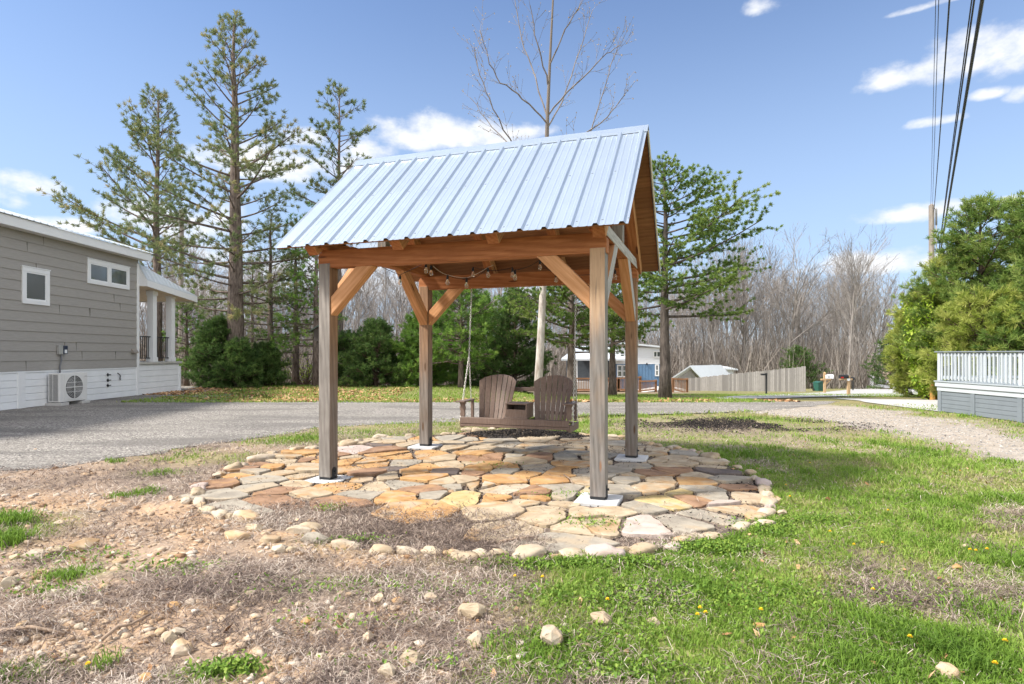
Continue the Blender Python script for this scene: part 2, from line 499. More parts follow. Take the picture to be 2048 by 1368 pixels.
def frontzone(x, y): return 1 - sstep(-.3, .25, y - np.interp(x, [-4, -2.6, -.3, .25, 3], [6.2, 5.9, 5.75, 4.75, 4.7]) + (fbm(x, y, 2, 3, 15) - .5) * .8)
def C(*a): return np.array(a)
def ground_colour(x, y):
    n = fbm(x, y, 1.3, 4, 31)[:, None]; n2 = fbm(x, y, 7, 3, 32)[:, None]
    g = greenness(x, y)[:, None]; s = soilness(x, y)[:, None]
    thatch = C(.19, .145, .115) * (1 - n2) + C(.32, .255, .205) * n2
    soil = C(.36, .23, .135) * (1 - n2) + C(.48, .345, .235) * n2
    grass = C(.13, .165, .04) * (1 - n) + C(.21, .225, .07) * n
    c = thatch * (1 - s) + soil * s
    c = c * (1 - g) + grass * g
    d = dirtpath(x, y)[:, None]
    c = c * (1 - d) + (C(.27, .235, .19) * (1 - n2) + C(.38, .34, .30) * n2) * d
    ins = in_poly(x, y, RINGW)
    fr = frontzone(x, y)[:, None]
    bed = (C(.10, .08, .07) * (1 - n2) + C(.2, .16, .13) * n2) * (1 - fr) + thatch * .9 * fr
    c = np.where(ins[:, None], bed, c)
    m = np.clip(gauss(x, y, 1470, 850, 1.9, 1.0) * 1.3 * sstep(.35, .6, fbm(x, y, 1.2, 3, 41)) + gauss(x, y, 1000, 876, 1.1, .5) * 1.2, 0, 1)[:, None]
    c = c * (1 - m) + C(.055, .047, .045) * m
    # lawn beyond the drive; orange leaf litter towards the house
    far = sstep(16.5, 18, y - np.where(x < -5, 1.5, 0))[:, None]
    nf = fbm(x, y, .35, 4, 51)[:, None]
    lawn = C(.13, .145, .05) * (1 - nf) + C(.25, .22, .11) * nf
    lit = (.75 * sstep(-4, -9, x) * (1 - .0 * y))[:, None] * sstep(.35, .6, fbm(x, y, .8, 4, 52))[:, None]
    lawn = lawn * (1 - lit) + (C(.36, .21, .11) * (1 - n2) + C(.5, .31, .18) * n2) * lit
    ed = (np.exp(-((y - 18.4) / .8) ** 2) * (1 - .8 * sstep(3, 6, x)))[:, None] * sstep(.35, .6, fbm(x, y, .9, 3, 53))[:, None]
    lawn = lawn * (1 - ed) + C(.45, .3, .17) * ed
    woods = sstep(26, 31, y)[:, None] * (1 - sstep(.26, .34, x / np.maximum(y, 1)))[:, None]
    wd = sstep(75, 95, y)[:, None]
    lawn = lawn * (1 - np.maximum(woods, wd) * .8) + C(.2, .15, .11) * np.maximum(woods, wd) * .8
    return c * (1 - far) + lawn * far

def axis(lo, a, b, st, hi, k=1.18):
    v = list(np.arange(a, b, st)); d = st; q = b
    while q < hi: v.append(q); d *= k; q += d
    v.append(hi); d = st; q = a - st
    w = []
    while q > lo: w.append(q); d *= k; q -= d
    return np.array(sorted(set(w + [lo] + v)))
def build_ground():
    X = axis(-1500, -7.5, 8, .065, 1500); Y = axis(-400, 2.2, 14, .065, 2500, 1.12)
    gx, gy = np.meshgrid(X, Y)
    x, y = gx.ravel(), gy.ravel()
    z = gz(x, y)
    nx, ny = len(X), len(Y)
    i = np.arange(nx * ny).reshape(ny, nx)
    q = np.stack([i[:-1, :-1], i[:-1, 1:], i[1:, 1:], i[1:, :-1]], -1).reshape(-1, 4)
    n = NM('ground_soil', .95, 0, .1)
    c = n.attr('cover')
    co = n.coord('World')
    a = n.noise(co, 26, 6, .7)
    b = n.noise(co, 4.5, 4, .6)
    v = n.voro(co, 38, out='Color')
    hs = n.new('ShaderNodeHueSaturation')
    n.L.new(c, hs.inputs['Color'])
    n.L.new(n.math('ADD', .42, n.math('ADD', n.math('MULTIPLY', a, .75), n.math('MULTIPLY', b, .4))), hs.inputs['Value'])
    sv = n.new('ShaderNodeSeparateColor'); n.L.new(v, sv.inputs[0])
    c2 = n.mix(n.step(sv.outputs[0], .8, .9, 0, .55), hs.outputs[0], (.52, .40, .28), 'MIX')
    n.color(n.mix(n.step(n.noise(co, 1.2, 3), .35, .6, .25, .8), hs.outputs[0], c2))
    n.bump(a, .6, .02)
    o = npmesh('ground', np.stack([x, y, z], 1), q, n.m, attrs={'cover': ground_colour(x, y)}, smooth=True)
    return structure(o)
ground = build_ground()

def sheet(name, poly, dz, mat, step=.35, jit=0.):
    """ground-hugging sheet from a world polygon, its outline finely cut and a little ragged"""
    P = []
    n = len(poly)
    for i in range(n):
        a, b = np.array(poly[i][:2]), np.array(poly[(i + 1) % n][:2])
        k = max(1, int(np.hypot(*(b - a)) / step))
        for j in range(k):
            p = a + (b - a) * j / k
            if jit: p = p + np.array([fbm(p[0], p[1], 1.7, 3, 61) - .5, fbm(p[0], p[1], 1.7, 3, 62) - .5]) * jit * 2 + (rng.random(2) - .5) * jit * .5
            P.append(p)
    bm = bmesh.new()
    vs = [bm.verts.new((p[0], p[1], 0)) for p in P]
    f = bm.faces.new(vs)
    bmesh.ops.triangulate(bm, faces=[f])
    for _ in range(3):
        lo = [e for e in bm.edges if e.calc_length() > 2.5]
        if not lo: break
        bmesh.ops.subdivide_edges(bm, edges=lo, cuts=1)
        bmesh.ops.triangulate(bm, faces=bm.faces[:])
    for v in bm.verts: v.co.z = float(gz(v.co.x, v.co.y)) + dz
    bmesh.ops.recalc_face_normals(bm, faces=bm.faces[:])
    if sum(f.normal.z for f in bm.faces) < 0: bmesh.ops.reverse_faces(bm, faces=bm.faces[:])
    me = bpy.data.meshes.new(name); bm.to_mesh(me); bm.free()
    me.materials.append(mat)
    o = bpy.data.objects.new(name, me); COL.objects.link(o)
    return structure(o)

def gravel_mat():
    n = NM('gravel_stone', .95, 0, .15)
    co = n.coord('World')
    v = n.new('ShaderNodeTexVoronoi'); n.L.new(co, v.inputs['Vector']); v.inputs['Scale'].default_value = 42
    s = n.new('ShaderNodeSeparateColor'); n.L.new(v.outputs['Color'], s.inputs[0])
    c = n.ramp(s.outputs[0], (0, (.105, .097, .089)), (.45, (.205, .19, .174)), (.8, (.30, .282, .26)), (1, (.48, .45, .41)))
    c = n.mix(n.step(n.noise(co, .8, 4), .42, .66, 0, .4), c, (.22, .205, .185))
    mud = n.noise(n.coord('World', (.25, .9, 1)), 1.1, 4)
    c = n.mix(n.step(mud, .46, .64, 0, .6), c, (.12, .112, .106))
    n.color(c)
    n.bump(n.math('SUBTRACT', 1., v.outputs['Distance']), .6, .02)
    return n.m
GRAVEL = gravel_mat()
dn = [(a, b) for a, b in DN if -40 < a < 40]
near_edge = [(-40, 7.4)] + [(float(a), float(drive_near(a))) for a in (-8.1, -5.9, -5.3, -4.3, -3.9, -2.9, -1, 1.7, 4.2, 5.8, 7.2, 8.6)]
far_edge = [(10.2, 18.4), (8, 18.2), (3, 18.0), (-2, 18.1), (-5.5, 18.3), (-8.2, 19.5), (-10.2, 21.6), (-12.2, 24.2), (-12.9, 26.5), (-15, 27), (-40, 27)]
sheet('gravel_drive', near_edge + far_edge, .006, GRAVEL, .10, .22)

conc = simple('concrete', (.44, .43, .415), .85, 0, .10, 1.6, bump=.15)
def W(*pts): return [tuple(gp(*p))[:2] for p in pts]
sheet('concrete_driveway', W((1660, 797), (1872, 801), (1990, 806), (2100, 826), (1878, 824), (1790, 813), (1730, 805)), .02, conc, .5, .03)
asph = NM('asphalt', .9, 0, .2)
_co = asph.coord('World')
_t = asph.noise(_co, .35, 5, .65)
asph.color(asph.mix(asph.step(asph.noise(asph.coord('World', (.08, .4, 1)), 1.2, 3), .5, .7, 0, .5), asph.ramp(_t, (.3, (.33, .325, .32)), (.7, (.42, .415, .405))), (.30, .295, .295)))
def sheet_fan(name, poly, dz, mat, r0, r1, nr, y0, y1, ny):
    """ground-hugging sheet made of the small cells of a fan-shaped grid that fall inside a world polygon"""
    r = np.linspace(r0, r1, nr); y = np.geomspace(y0, y1, ny)
    rr2, yy2 = np.meshgrid(r, y); xx2 = rr2 * yy2
    ins = in_poly(xx2, yy2, np.array(poly)); ok = ins[:-1, :-1] | ins[:-1, 1:] | ins[1:, 1:] | ins[1:, :-1]
    i = np.arange(nr * ny).reshape(ny, nr)
    q = np.stack([i[:-1, :-1], i[:-1, 1:], i[1:, 1:], i[1:, :-1]], -1)[ok]
    used, inv = np.unique(q, return_inverse=True)
    V = np.stack([xx2.ravel(), yy2.ravel(), gz(xx2, yy2).ravel() + dz], 1)[used]
    return structure(npmesh(name, V, inv.reshape(-1, 4), mat, smooth=True))
sheet_fan('road', W((1430, 797), (1480, 792.5), (1560, 790), (1640, 786.5), (1690, 781), (1715, 774), (1735, 764), (1730, 757), (1722, 752), (1716, 749.5), (1728, 747.5), (1742, 751), (1762, 757), (1785, 765), (1815, 775), (1850, 784), (1875, 789), (1800, 792.5), (1700, 793.5), (1640, 795), (1540, 798), (1450, 799.5)), .035, asph.m, .30, .76, 220, 20, 180, 190)

# ---------------------------------------------------------------- pavilion
PC, TH = (-.2465, 7.6764), -.3295
PW, PD, PS = 3.2388 / 2, 2.5119 / 2, .158 / 2
ZR, ZE, RA, RB, RE = 4.2247, 2.7182, 2.0445, 1.9718, 1.6953
SLP = (ZR - ZE) / RE
PM = Matrix.Translation((PC[0], PC[1], 0)) @ Matrix.Rotation(TH, 4, 'Z')
def pv(u, v, z): return PM @ Vector((u, v, z))

OR_L, OR_D, OR_K = (.44, .188, .078), (.235, .082, .03), (.13, .05, .025)
TAN_L, TAN_D = (.52, .36, .23), (.38, .25, .155)
GR_L, GR_D = (.42, .38, .34), (.17, .145, .125)
w_orange = wood('cedar_sheltered', OR_L, OR_D, OR_K)
w_brace = wood('cedar_fresh', (.60, .33, .17), (.40, .19, .08), (.2, .08, .04))
w_post = wood('cedar_post', TAN_L, TAN_D, (.22, .12, .07), ((.235, .215, .20), (.105, .096, .088)), 2.3, 1.3, (.09, .075, .065))
w_postgrey = wood('cedar_weathered', (.30, .275, .25), (.14, .126, .113), (.34, .2, .1))
w_postbrown = wood('cedar_post_brown', (.33, .205, .12), (.17, .10, .06), (.10, .06, .035), ((.23, .2, .175), (.115, .10, .085)), 2.0, .7)
w_silver = wood('cedar_silvered', (.50, .48, .45), (.27, .255, .24), (.15, .13, .11), streak=(.10, .09, .085))
w_deck = wood('cedar_boards', (.34, .17, .085), (.21, .095, .045), (.08, .04, .02), island=.45)
black_metal = simple('black_steel', (.022, .024, .027), .5, 0, .2, 20)
pad_mat = simple('cast_concrete', (.50, .50, .50), .85, 0, .07, 5, bump=.25)

def timber(name, p0, p1, w, h, mats, parent, up=(0, 0, 1), bev=.006, pick=None):
    """squared timber from p0 to p1 (world), w across, h along up; pick(normal) -> material slot"""
    p0, p1 = Vector(p0), Vector(p1)
    X = (p1 - p0).normalized(); Z = Vector(up); Z = (Z - X * Z.dot(X)).normalized(); Y = Z.cross(X)
    Mx = Matrix((X, Y, Z)).transposed().to_4x4(); Mx.translation = p0
    L = (p1 - p0).length
    m = MB().box(0, L, -w / 2, w / 2, -h / 2, h / 2)
    o = m.build(name, mats, None, bevel=bev, local=True)
    if pick:
        R3 = Mx.to_3x3()
        for f in o.data.polygons: f.material_index = pick(R3 @ f.normal)
    o.matrix_basis = Mx
    return adopt(o, parent)

def slab(name, poly, v0, v1, mats, parent, frame, pick=None, bev=.005):
    """polygon in a plane extruded sideways; frame: matrix whose X runs along the grain; poly given in (x, z) of the frame"""
    m = MB().prism(poly, 1, v0, v1)
    o = m.build(name, mats, None, bevel=bev, local=True, recalc=True)
    if pick:
        R3 = frame.to_3x3()
        for f in o.data.polygons: f.material_index = pick(R3 @ f.normal)
    o.matrix_basis = frame
    return adopt(o, parent)

UAX = (PM.to_3x3() @ Vector((1, 0, 0))); VAX = (PM.to_3x3() @ Vector((0, 1, 0)))
pav = empty('timber_pavilion', pv(0, 0, 0), TH, 'open timber pavilion with a ribbed metal gable roof over the round stone patio', 'pavilion')
B0, B1 = 2.508, 2.713
PT = 2.5582
pad_tops = {}
for su in (-1, 1):
    for sv in (-1, 1):
        u, v = su * PW, sv * PD
        z0 = .012 if (su, sv) == (-1, -1) else .035
        if (su, sv) == (-1, -1): mats, pk = [w_postgrey, w_postbrown], lambda n: 1 if n.dot(UAX) > .6 else 0
        elif (su, sv) == (1, -1): mats, pk = [w_post, w_postgrey], lambda n: 1 if n.dot(UAX) > .6 else 0
        else: mats, pk = [w_postbrown, w_post], lambda n: 1 if n.dot(UAX) < -.6 else 0
        po = timber('post', pv(u, v, z0 + .028), pv(u, v, PT), PS * 2, PS * 2, mats, pav, up=VAX, pick=pk)
        b = MB().box(u - PS + .006, u + PS - .006, v - PS + .006, v + PS - .006, z0, z0 + .027, PM)
        for s in (-1, 1):
            xo = u + s * (PS + .003)
            b.prism([(v - .04, z0 + .001), (v + .04, z0 + .001), (v + .04, z0 + .115), (v + .02, z0 + .14), (v - .02, z0 + .14), (v - .04, z0 + .115)], 0, xo - .0025, xo + .0025, PM)
        b.build('post_bracket', black_metal, po)
        for s in (-1, 1):
            a = u + s * (PS + .005)
            MB().tube([pv(a, v, z0 + .095), pv(a + s * .02, v, z0 + .095)], .012, 8).build('bolt', black_metal, po)
        MB().box(u - .215, u + .215, v - .215, v + .215, -.09, z0, PM).build('footing', pad_mat, po, bevel=.008)
for sv in (-1, 1):   # long beams, notched over the posts, bevelled ends
    v = sv * PD
    fr = PM @ Matrix.Translation((-PW - PS - .012, v, (B0 + B1) / 2)); hh = (B1 - B0) / 2; LL = 2 * (PW + PS) + .024
    slab('beam', [(0, -hh), (LL, -hh), (LL, hh - .055), (LL - .055, hh), (.055, hh), (0, hh - .055)], -PS + .008, PS - .008, [w_orange], pav, fr)
for su in (-1, 1):   # cross ties between the two beams, above the post tops
    u = su * PW
    timber('cross_tie', pv(u, -PD - PS - .13, 2.775), pv(u, PD + PS + .13, 2.775), .135, .125, [w_orange, w_silver], pav,
           pick=(lambda n: 1 if n.dot(UAX) > .6 else 0) if su > 0 else None)
# knee braces
def brace(name, u, v, along, toe, top, mats, pick=None):
    """from the post at (u, v) rising towards along = (du, dv)"""
    X = Vector((along[0], along[1], 0)); q = 2 ** -.5
    base = Vector((u, v, toe)) + X * (PS + .001)
    A = (X + Vector((0, 0, 1))) * q; Zl = Vector((-along[0], -along[1], 1)) * q
    Yl = Zl.cross(A)
    Mx = PM @ (Matrix.Translation(base) @ Matrix((A, Yl, Zl)).transposed().to_4x4())
    H = top - toe; t = .155
    L = H / q
    slab(name, [(0, 0), (L, 0), (L - t, t), (t, t)], -.066, .066, mats, pav, Mx, pick)
for su in (-1, 1):
    for sv in (-1, 1):
        brace('brace', su * PW, sv * PD, (-su, 0), 1.945, B0 - .001, [w_brace])
        brace('brace', su * PW, sv * PD, (0, -sv), 1.945, 2.711, [w_brace, w_silver], (lambda n: 1 if n.dot(UAX) > .6 else 0) if su > 0 else None)
for su in (-1, 1):
    timber('king_post', pv(su * PW, 0, 2.839), pv(su * PW, 0, ZR - .36), .135, .135, [w_orange, w_postgrey], pav, up=VAX, pick=lambda n: 1 if n.dot(UAX) > .6 or n.dot(VAX) < -.6 else 0)
ang = math.atan(SLP); cs, sn = math.cos(ang), math.sin(ang)
def slope_frame(u, sv, off):
    """frame at the ridge, X running down the slope, Z out of the roof, off metres below the metal"""
    X = Vector((0, sv * cs, -sn)); Zv = Vector((0, sv * sn, cs)); Yv = Zv.cross(X)
    return PM @ (Matrix.Translation(Vector((u, 0, ZR)) - Zv * off) @ Matrix((X, Yv, Zv)).transposed().to_4x4())
SL = RE / cs
for u in (-1.665, -.56, .56, 1.665):
    for sv in (-1, 1):
        fr = slope_frame(u, sv, .03 + .022)
        d = .165
        slab('rafter', [(.09, 0), (SL - .10, 0), (SL - .10 - d * .12, -d), (.09 + d * sn / cs, -d)], -.065, .065, [w_orange, w_brace], pav, fr, pick=(lambda n: 1 if n.dot(UAX) > .6 else 0))
timber('ridge_beam', pv(-1.72, 0, ZR - .22), pv(1.72, 0, ZR - .22), .09, .2, [w_orange], pav)
for sv in (-1, 1):
    m = MB(); nb = 14; bw = (SL - .06) / nb
    X, Y = Vector((1, 0, 0)), Vector((0, sv * cs, -sn)); Zn = X.cross(Y)
    fr = PM @ (Matrix.Translation((0, 0, ZR)) @ Matrix((X, Y, Zn)).transposed().to_4x4())
    for i in range(nb):                     # boards run along the ridge
        lo, hi = .031 + .0006 * (i % 3), .051 + .0006 * (i % 2)
        za, zb = (-hi, -lo) if sv > 0 else (lo, hi)
        m.box(-RA + .014, RB - .014, .03 + i * bw + .002, .03 + (i + 1) * bw - .002, za, zb)
    o = m.build('roof_decking', w_deck, None, local=True)
    o.matrix_basis = fr
    adopt(o, pav)
# metal
nm = NM('galvalume', .34, .55, .5)
co = nm.coord('Object')
t = nm.noise(co, 2.2, 4); sp = nm.noise(co, 60, 3)
nm.color(nm.mix(nm.step(sp, .35, .7), (.375, .445, .545), (.395, .465, .565)))
nm.rough(nm.step(t, .3, .7, .36, .40))
METAL = nm.m
rib_u = [-RA + .215 + i * .2495 for i in range(16)]
prof = [(-RA, .014), (-RA + .02, .0)]
for r in rib_u:
    prof += [(r - .034, 0), (r - .016, .027), (r + .016, .027), (r + .034, 0)]
    for k in (1, 2):
        c = r + .083 * k
        if c < RB - .05: prof += [(c - .012, 0), (c - .005, .0035), (c + .005, .0035), (c + .012, 0)]
prof = [p for p in prof if p[0] < RB - .002] + [(RB, -.002)]
prof.sort()
for sv in (-1, 1):
    m = MB(); n = len(prof); v = []; f = []
    X = Vector((0, sv * cs, -sn)); Zv = Vector((0, sv * sn, cs)); O = Vector((0, 0, ZR))
    ks = [0.004, SL * .33, SL * .66, SL]
    for th in (0, -.0016):
        for k in ks:
            for (u, hgt) in prof: v.append(PM @ (O + X * k + Zv * (hgt - .021 + th + .002) + Vector((u, 0, 0))))
    nk = len(ks)
    for layer in range(2):
        for a in range(nk - 1):
            for i in range(n - 1):
                q = (layer * nk * n + a * n + i, layer * nk * n + a * n + i + 1, layer * nk * n + (a + 1) * n + i + 1, layer * nk * n + (a + 1) * n + i)
                f.append(q if (layer == 0) == (sv < 0) else q[::-1])
    e = (nk - 1) * n
    for i in range(n - 1):
        q = (e + i, e + i + 1, nk * n + e + i + 1, nk * n + e + i)
        f.append(q if sv < 0 else q[::-1])
    m.add(v, f)
    mr = m.build('metal_roof', METAL, pav, recalc=False)
    if sv < 0:
        first = None
        scr = MB()
        for j in range(6):
            a0, a1 = 2 * math.pi * j / 6, 2 * math.pi * (j + 1) / 6
            scr.add([(0, 0, .007), (.010 * math.cos(a0), .010 * math.sin(a0), .002), (.010 * math.cos(a1), .010 * math.sin(a1), .002), (.013 * math.cos(a0), .013 * math.sin(a0), 0), (.013 * math.cos(a1), .013 * math.sin(a1), 0)], [(0, 1, 2), (1, 3, 4, 2)])
        scrm = simple('screw_head', (.16, .19, .23), .5, .3)
        for frac in (.50, .955):
            for r in rib_u:
                p = PM @ (O + X * (SL * frac) + Zv * (-.019) + Vector((r + .055, 0, 0)))
                Mx = Matrix((UAX, (PM.to_3x3() @ X), (PM.to_3x3() @ Zv))).transposed().to_4x4(); Mx.translation = p
                if first is None: first = o = scr.build('screw', scrm, None, local=True)
                else:
                    o = first.copy(); o.parent = None; o.matrix_parent_inverse = Matrix(); COL.objects.link(o)
                o.matrix_basis = Mx; adopt(o, mr)
m = MB()
for sv in (-1, 1):
    X = Vector((0, sv * cs, -sn)); Zv = Vector((0, sv * sn, cs)); O = Vector((0, 0, ZR))
    a, b = -RA - .004, RB + .012
    P = lambda u, k, h: PM @ (O + X * k + Zv * h + Vector((u, 0, 0)))
    t0, t1 = .004, .007
    m.add([P(a, -.006, t0), P(b, -.006, t0), P(b, .135, t0), P(a, .135, t0), P(a, -.006, t1), P(b, -.006, t1), P(b, .135, t1), P(a, .135, t1)],
          [(0, 3, 2, 1), (4, 5, 6, 7), (0, 1, 5, 4), (1, 2, 6, 5), (2, 3, 7, 6), (3, 0, 4, 7)])
    m.add([P(a, .135, t1), P(b, .135, t1), P(b, .15, -.012), P(a, .15, -.012)], [(0, 1, 2, 3)])
rc = m.build('ridge_cap', METAL, pav)
nail = simple('pale_trim', (.50, .46, .37), .6, 0, .08, 3)
for sv in (1,):
    for u, side in ((RB, 1), (-RA, -1)):
        fr = slope_frame(u, sv, .018)
        yy = (0.001, .016) if fr.to_3x3().col[1].dot(UAX) * side > 0 else (-.016, -.001)
        MB().box(.05, SL - .005, yy[0], yy[1], -.075, .0, fr).build('rake_trim', nail, pav, bevel=.002)

# ---------------------------------------------------------------- swing
n_ = NM('brown_lumber', .5, 0, .35)
_c = n_.coord('Object', (30, 30, 3), off=True)
n_.color(n_.ramp(n_.noise(_c, 3, 4), (.3, (.125, .085, .066)), (.7, (.195, .14, .113))))
BROWN = n_.m
swing = empty('porch_swing', pv(0, 1.15, .45), TH, 'brown double swing with fan-shaped backs and a middle console, hanging on chains', 'swing')
def sm(): return MB()
seat = sm()
for i in range(6):                      # seat slats, dipping to the back
    y = .80 + i * .072; z = .562 - i * .012
    seat.box(-.80, .81, y, y + .064, z - .022, z, PM)
seat.box(-.815, .825, .775, .798, .475, .562, PM)
seat.build('seat', BROWN, swing, bevel=.004)
fr_ = sm()
fr_.box(-.815, .825, .782, .806, .432, .472, PM)
for u in (-.80, -.25, .15, .80): fr_.box(u - .02, u + .02, .80, 1.30, .415, .49, PM)
fr_.box(.815, .845, .80, 1.32, .40, .50, PM); fr_.box(-.83, -.816, .80, 1.32, .42, .50, PM)
fr_.build('seat_frame', BROWN, swing, bevel=.004)
def backrest(uc):
    m = sm(); n = 7
    wb, wt = .46, .63
    for i in range(n):
        a = (i + .5) / n - .5
        ub, ut = uc + a * wb, uc + a * wt
        hb, ht = wb / n / 2 - .005, wt / n / 2 - .006
        top = 1.00 + .175 * math.sqrt(max(0, 1 - (abs(a) / .56) ** 2)) - .0
        def vy(z, a_): return 1.175 + (z - .5) * .33 - (a_ * a_) * .42
        rows = []
        zs = [.50, .8, top - .02]
        for z in zs:
            t = (z - .5) / .67
            c = ub + (ut - ub) * t; hw = hb + (ht - hb) * t
            rows.append((c, hw, z))
        c, hw, z = rows[-1]
        for th in (0, 1):
            pass
        pts = []
        for (c, hw, z) in rows:
            for s in (-1, 1):
                aa = a + s * .5 / n
                zz = z
                if z == zs[-1]:
                    zz = 1.00 + .175 * math.sqrt(max(0, 1 - (min(abs(aa), .5) / .56) ** 2)) - .0
                y = vy(zz, aa)
                pts.append((c + s * hw, y, zz))
        fpts = [PM @ Vector(p) for p in pts] + [PM @ Vector((p[0], p[1] + .024, p[2])) for p in pts]
        F_ = []
        for k in range(2):
            F_ += [(2 * k, 2 * k + 1, 2 * k + 3, 2 * k + 2), (2 * k + 6, 2 * k + 8, 2 * k + 9, 2 * k + 7), (2 * k, 2 * k + 2, 2 * k + 8, 2 * k + 6), (2 * k + 1, 2 * k + 7, 2 * k + 9, 2 * k + 3)]
        F_ += [(0, 6, 7, 1), (4, 5, 11, 10)]
        m.add(fpts, F_)
    for z, h in ((.60, .05), (.93, .05)):
        t = (z - .5) / .67; hw = (wb + (wt - wb) * t) / 2 - .02
        K = 7
        for k in range(K):
            a0, a1 = -.5 + k / K, -.5 + (k + 1) / K
            y0, y1 = 1.2 + (z - .5) * .33 - a0 * a0 * .42 + .004, 1.2 + (z - .5) * .33 - a1 * a1 * .42 + .004
            u0, u1 = uc + a0 * 2 * hw, uc + a1 * 2 * hw
            q = [(u0, y0, z), (u1, y1, z), (u1, y1 + .03, z), (u0, y0 + .03, z), (u0, y0, z + h), (u1, y1, z + h), (u1, y1 + .03, z + h), (u0, y0 + .03, z + h)]
            m.add([PM @ Vector(p) for p in q], [(0, 3, 2, 1), (4, 5, 6, 7), (0, 1, 5, 4), (1, 2, 6, 5), (2, 3, 7, 6), (3, 0, 4, 7)])
    return m.build('backrest', BROWN, swing, recalc=True)
backrest(-.405); backrest(.475)
sm().box(-.16, .24, 1.345, 1.372, .93, .985, PM).build('back_rail', BROWN, swing, bevel=.004)
cn = sm()                               # console: open tray above a drawer front
c0, c1 = -.115, .205
cn.box(c0, c1, .815, .84, .566, .695, PM); cn.box(c0, c0 + .02, .84, 1.14, .566, .765, PM); cn.box(c1 - .02, c1, .84, 1.14, .566, .765, PM)
cn.box(c0 + .02, c1 - .02, 1.12, 1.14, .566, .765, PM); cn.box(c0 + .02, c1 - .02, .84, 1.12, .66, .672, PM)
cn.box(c0 - .004, c1 + .004, .812, 1.145, .766, .784, PM)
cn.box(c0, c0 + .02, .815, .84, .695, .765, PM); cn.box(c1 - .02, c1, .815, .84, .695, .765, PM)
cn.box(c0 - .03, c1 + .01, .79, .812, .563, .580, PM)
cn.build('console', BROWN, swing, bevel=.003)
for s, u in ((-1, -.80), (1, .815)):
    a = sm(); a.prism([(u - .07, .74), (u + .07, .74), (u + .075, .80), (u + .055, 1.06), (u + .03, 1.25), (u - .03, 1.25), (u - .055, 1.06), (u - .075, .80)], 2, .782, .803, PM)
    ar = a.build('armrest', BROWN, swing, bevel=.004, recalc=True)
    sp = sm()
    P = [(.028, .566), (.038, .60), (.03, .64), (.045, .70), (.03, .735), (.05, .78)]
    sp.prism([(u - r, z) for r, z in P] + [(u + r, z) for r, z in P[::-1]], 1, .83, .865, PM)
    sp.build('arm_support', BROWN, swing, recalc=True)
    MB().box(u - .02, u + .02, 1.20, 1.24, .52, .781, PM).build('arm_support', BROWN, swing)
CHAIN = simple('galvanised_chain', (.62, .60, .56), .35, .75, .1)
def torus_link(m, c, d, side, L=.036, wd=.011, r=.0042):
    d = d.normalized(); side = (side - d * side.dot(d)).normalized(); nr = d.cross(side)
    pts = []
    for k in range(10):
        t = 2 * math.pi * k / 10
        s = max(-1, min(1, math.sin(t) * 1.0)); q = math.cos(t)
        pts.append(c + d * (s * L / 2) + side * (q * wd))
    K = 4; v = []; n = len(pts)
    for i, p in enumerate(pts):
        tg = (pts[(i + 1) % n] - pts[i - 1]).normalized(); b = nr; a = tg.cross(b)
        for j in range(K):
            t = 2 * math.pi * j / K + .4
            v.append(p + (a * math.cos(t) + b * math.sin(t)) * r)
    f = [(i * K + j, i * K + (j + 1) % K, ((i + 1) % n) * K + (j + 1) % K, ((i + 1) % n) * K + j) for i in range(n) for j in range(K)]
    m.add(v, f)
def chain(a, b, parent):
    a, b = Vector(a), Vector(b); d = b - a; n = int(d.length / .031); m = MB()
    s0, s1 = UAX, d.normalized().cross(UAX)
    for i in range(n): torus_link(m, a + d * ((i + .5) / n), d, s0 if i % 2 else s1)
    return m.build('chain', CHAIN, parent, smooth=True)
for u, ue in ((-.832, -.80), (.819, .815)):
    k = pv(u, 1.16, 1.47)
    top = pv(u, PD, B0 - .035)
    chain(top, k, swing); chain(k, pv(ue - (.05 if u < 0 else -.05), .86, .50), swing); chain(k, pv(ue - (.02 if u < 0 else -.03), 1.24, .50), swing)
    e = MB(); e.tube([pv(u, PD, B0 + .001), pv(u, PD, B0 - .02)], .006, 6)
    torus_link(e, pv(u, PD, B0 - .032), Vector((0, 0, 1)), UAX, .04, .018, .005)
    e.build('eye_hook', CHAIN, swing)

# ---------------------------------------------------------------- string of bulbs
GL = NM('clear_bulb_glass', .06, 0, .5)
GL.b.inputs['Transmission Weight'].default_value = .85; GL.b.inputs['Base Color'].default_value = (1, .97, .9, 1); GL.b.inputs['IOR'].default_value = 1.3
strg = empty('string_lights', pv(-1.2, -1.1, 2.5), TH, 'string of clear bulbs with black sockets looped under the pavilion roof', 'string lights')
BULBS = [(682, 488, -1.10), (800, 556, .35), (852, 532, .0), (862, 537, .35), (895, 556, .55), (933, 562, .60), (946, 540, .80), (976, 541, .62), (1025, 541, .75), (1030, 546, .55), (1080, 526, .75), (1112, 551, 1.15), (1230, 545, 1.02)]
def on_v(px, py, v):
    t = (px - 1024) / F
    # x = PC0 + cu - sv etc. with local (u, v)
    c, s = math.cos(TH), math.sin(TH)
    u = (t * (PC[1] + c * v) - PC[0] + s * v) / (c - t * s)
    y = PC[1] + s * u + c * v
    return Vector((t * y, y, CH + (HOR - py) / F * y))
bp = [on_v(*b) for b in BULBS]
wire_pale = simple('pale_cord', (.55, .5, .44), .6); 
def sag(a, b, d, n=8): return [a.lerp(b, i / n) - Vector((0, 0, d * 4 * (i / n) * (1 - i / n))) for i in range(n + 1)]
bulb_first = sock_first = None
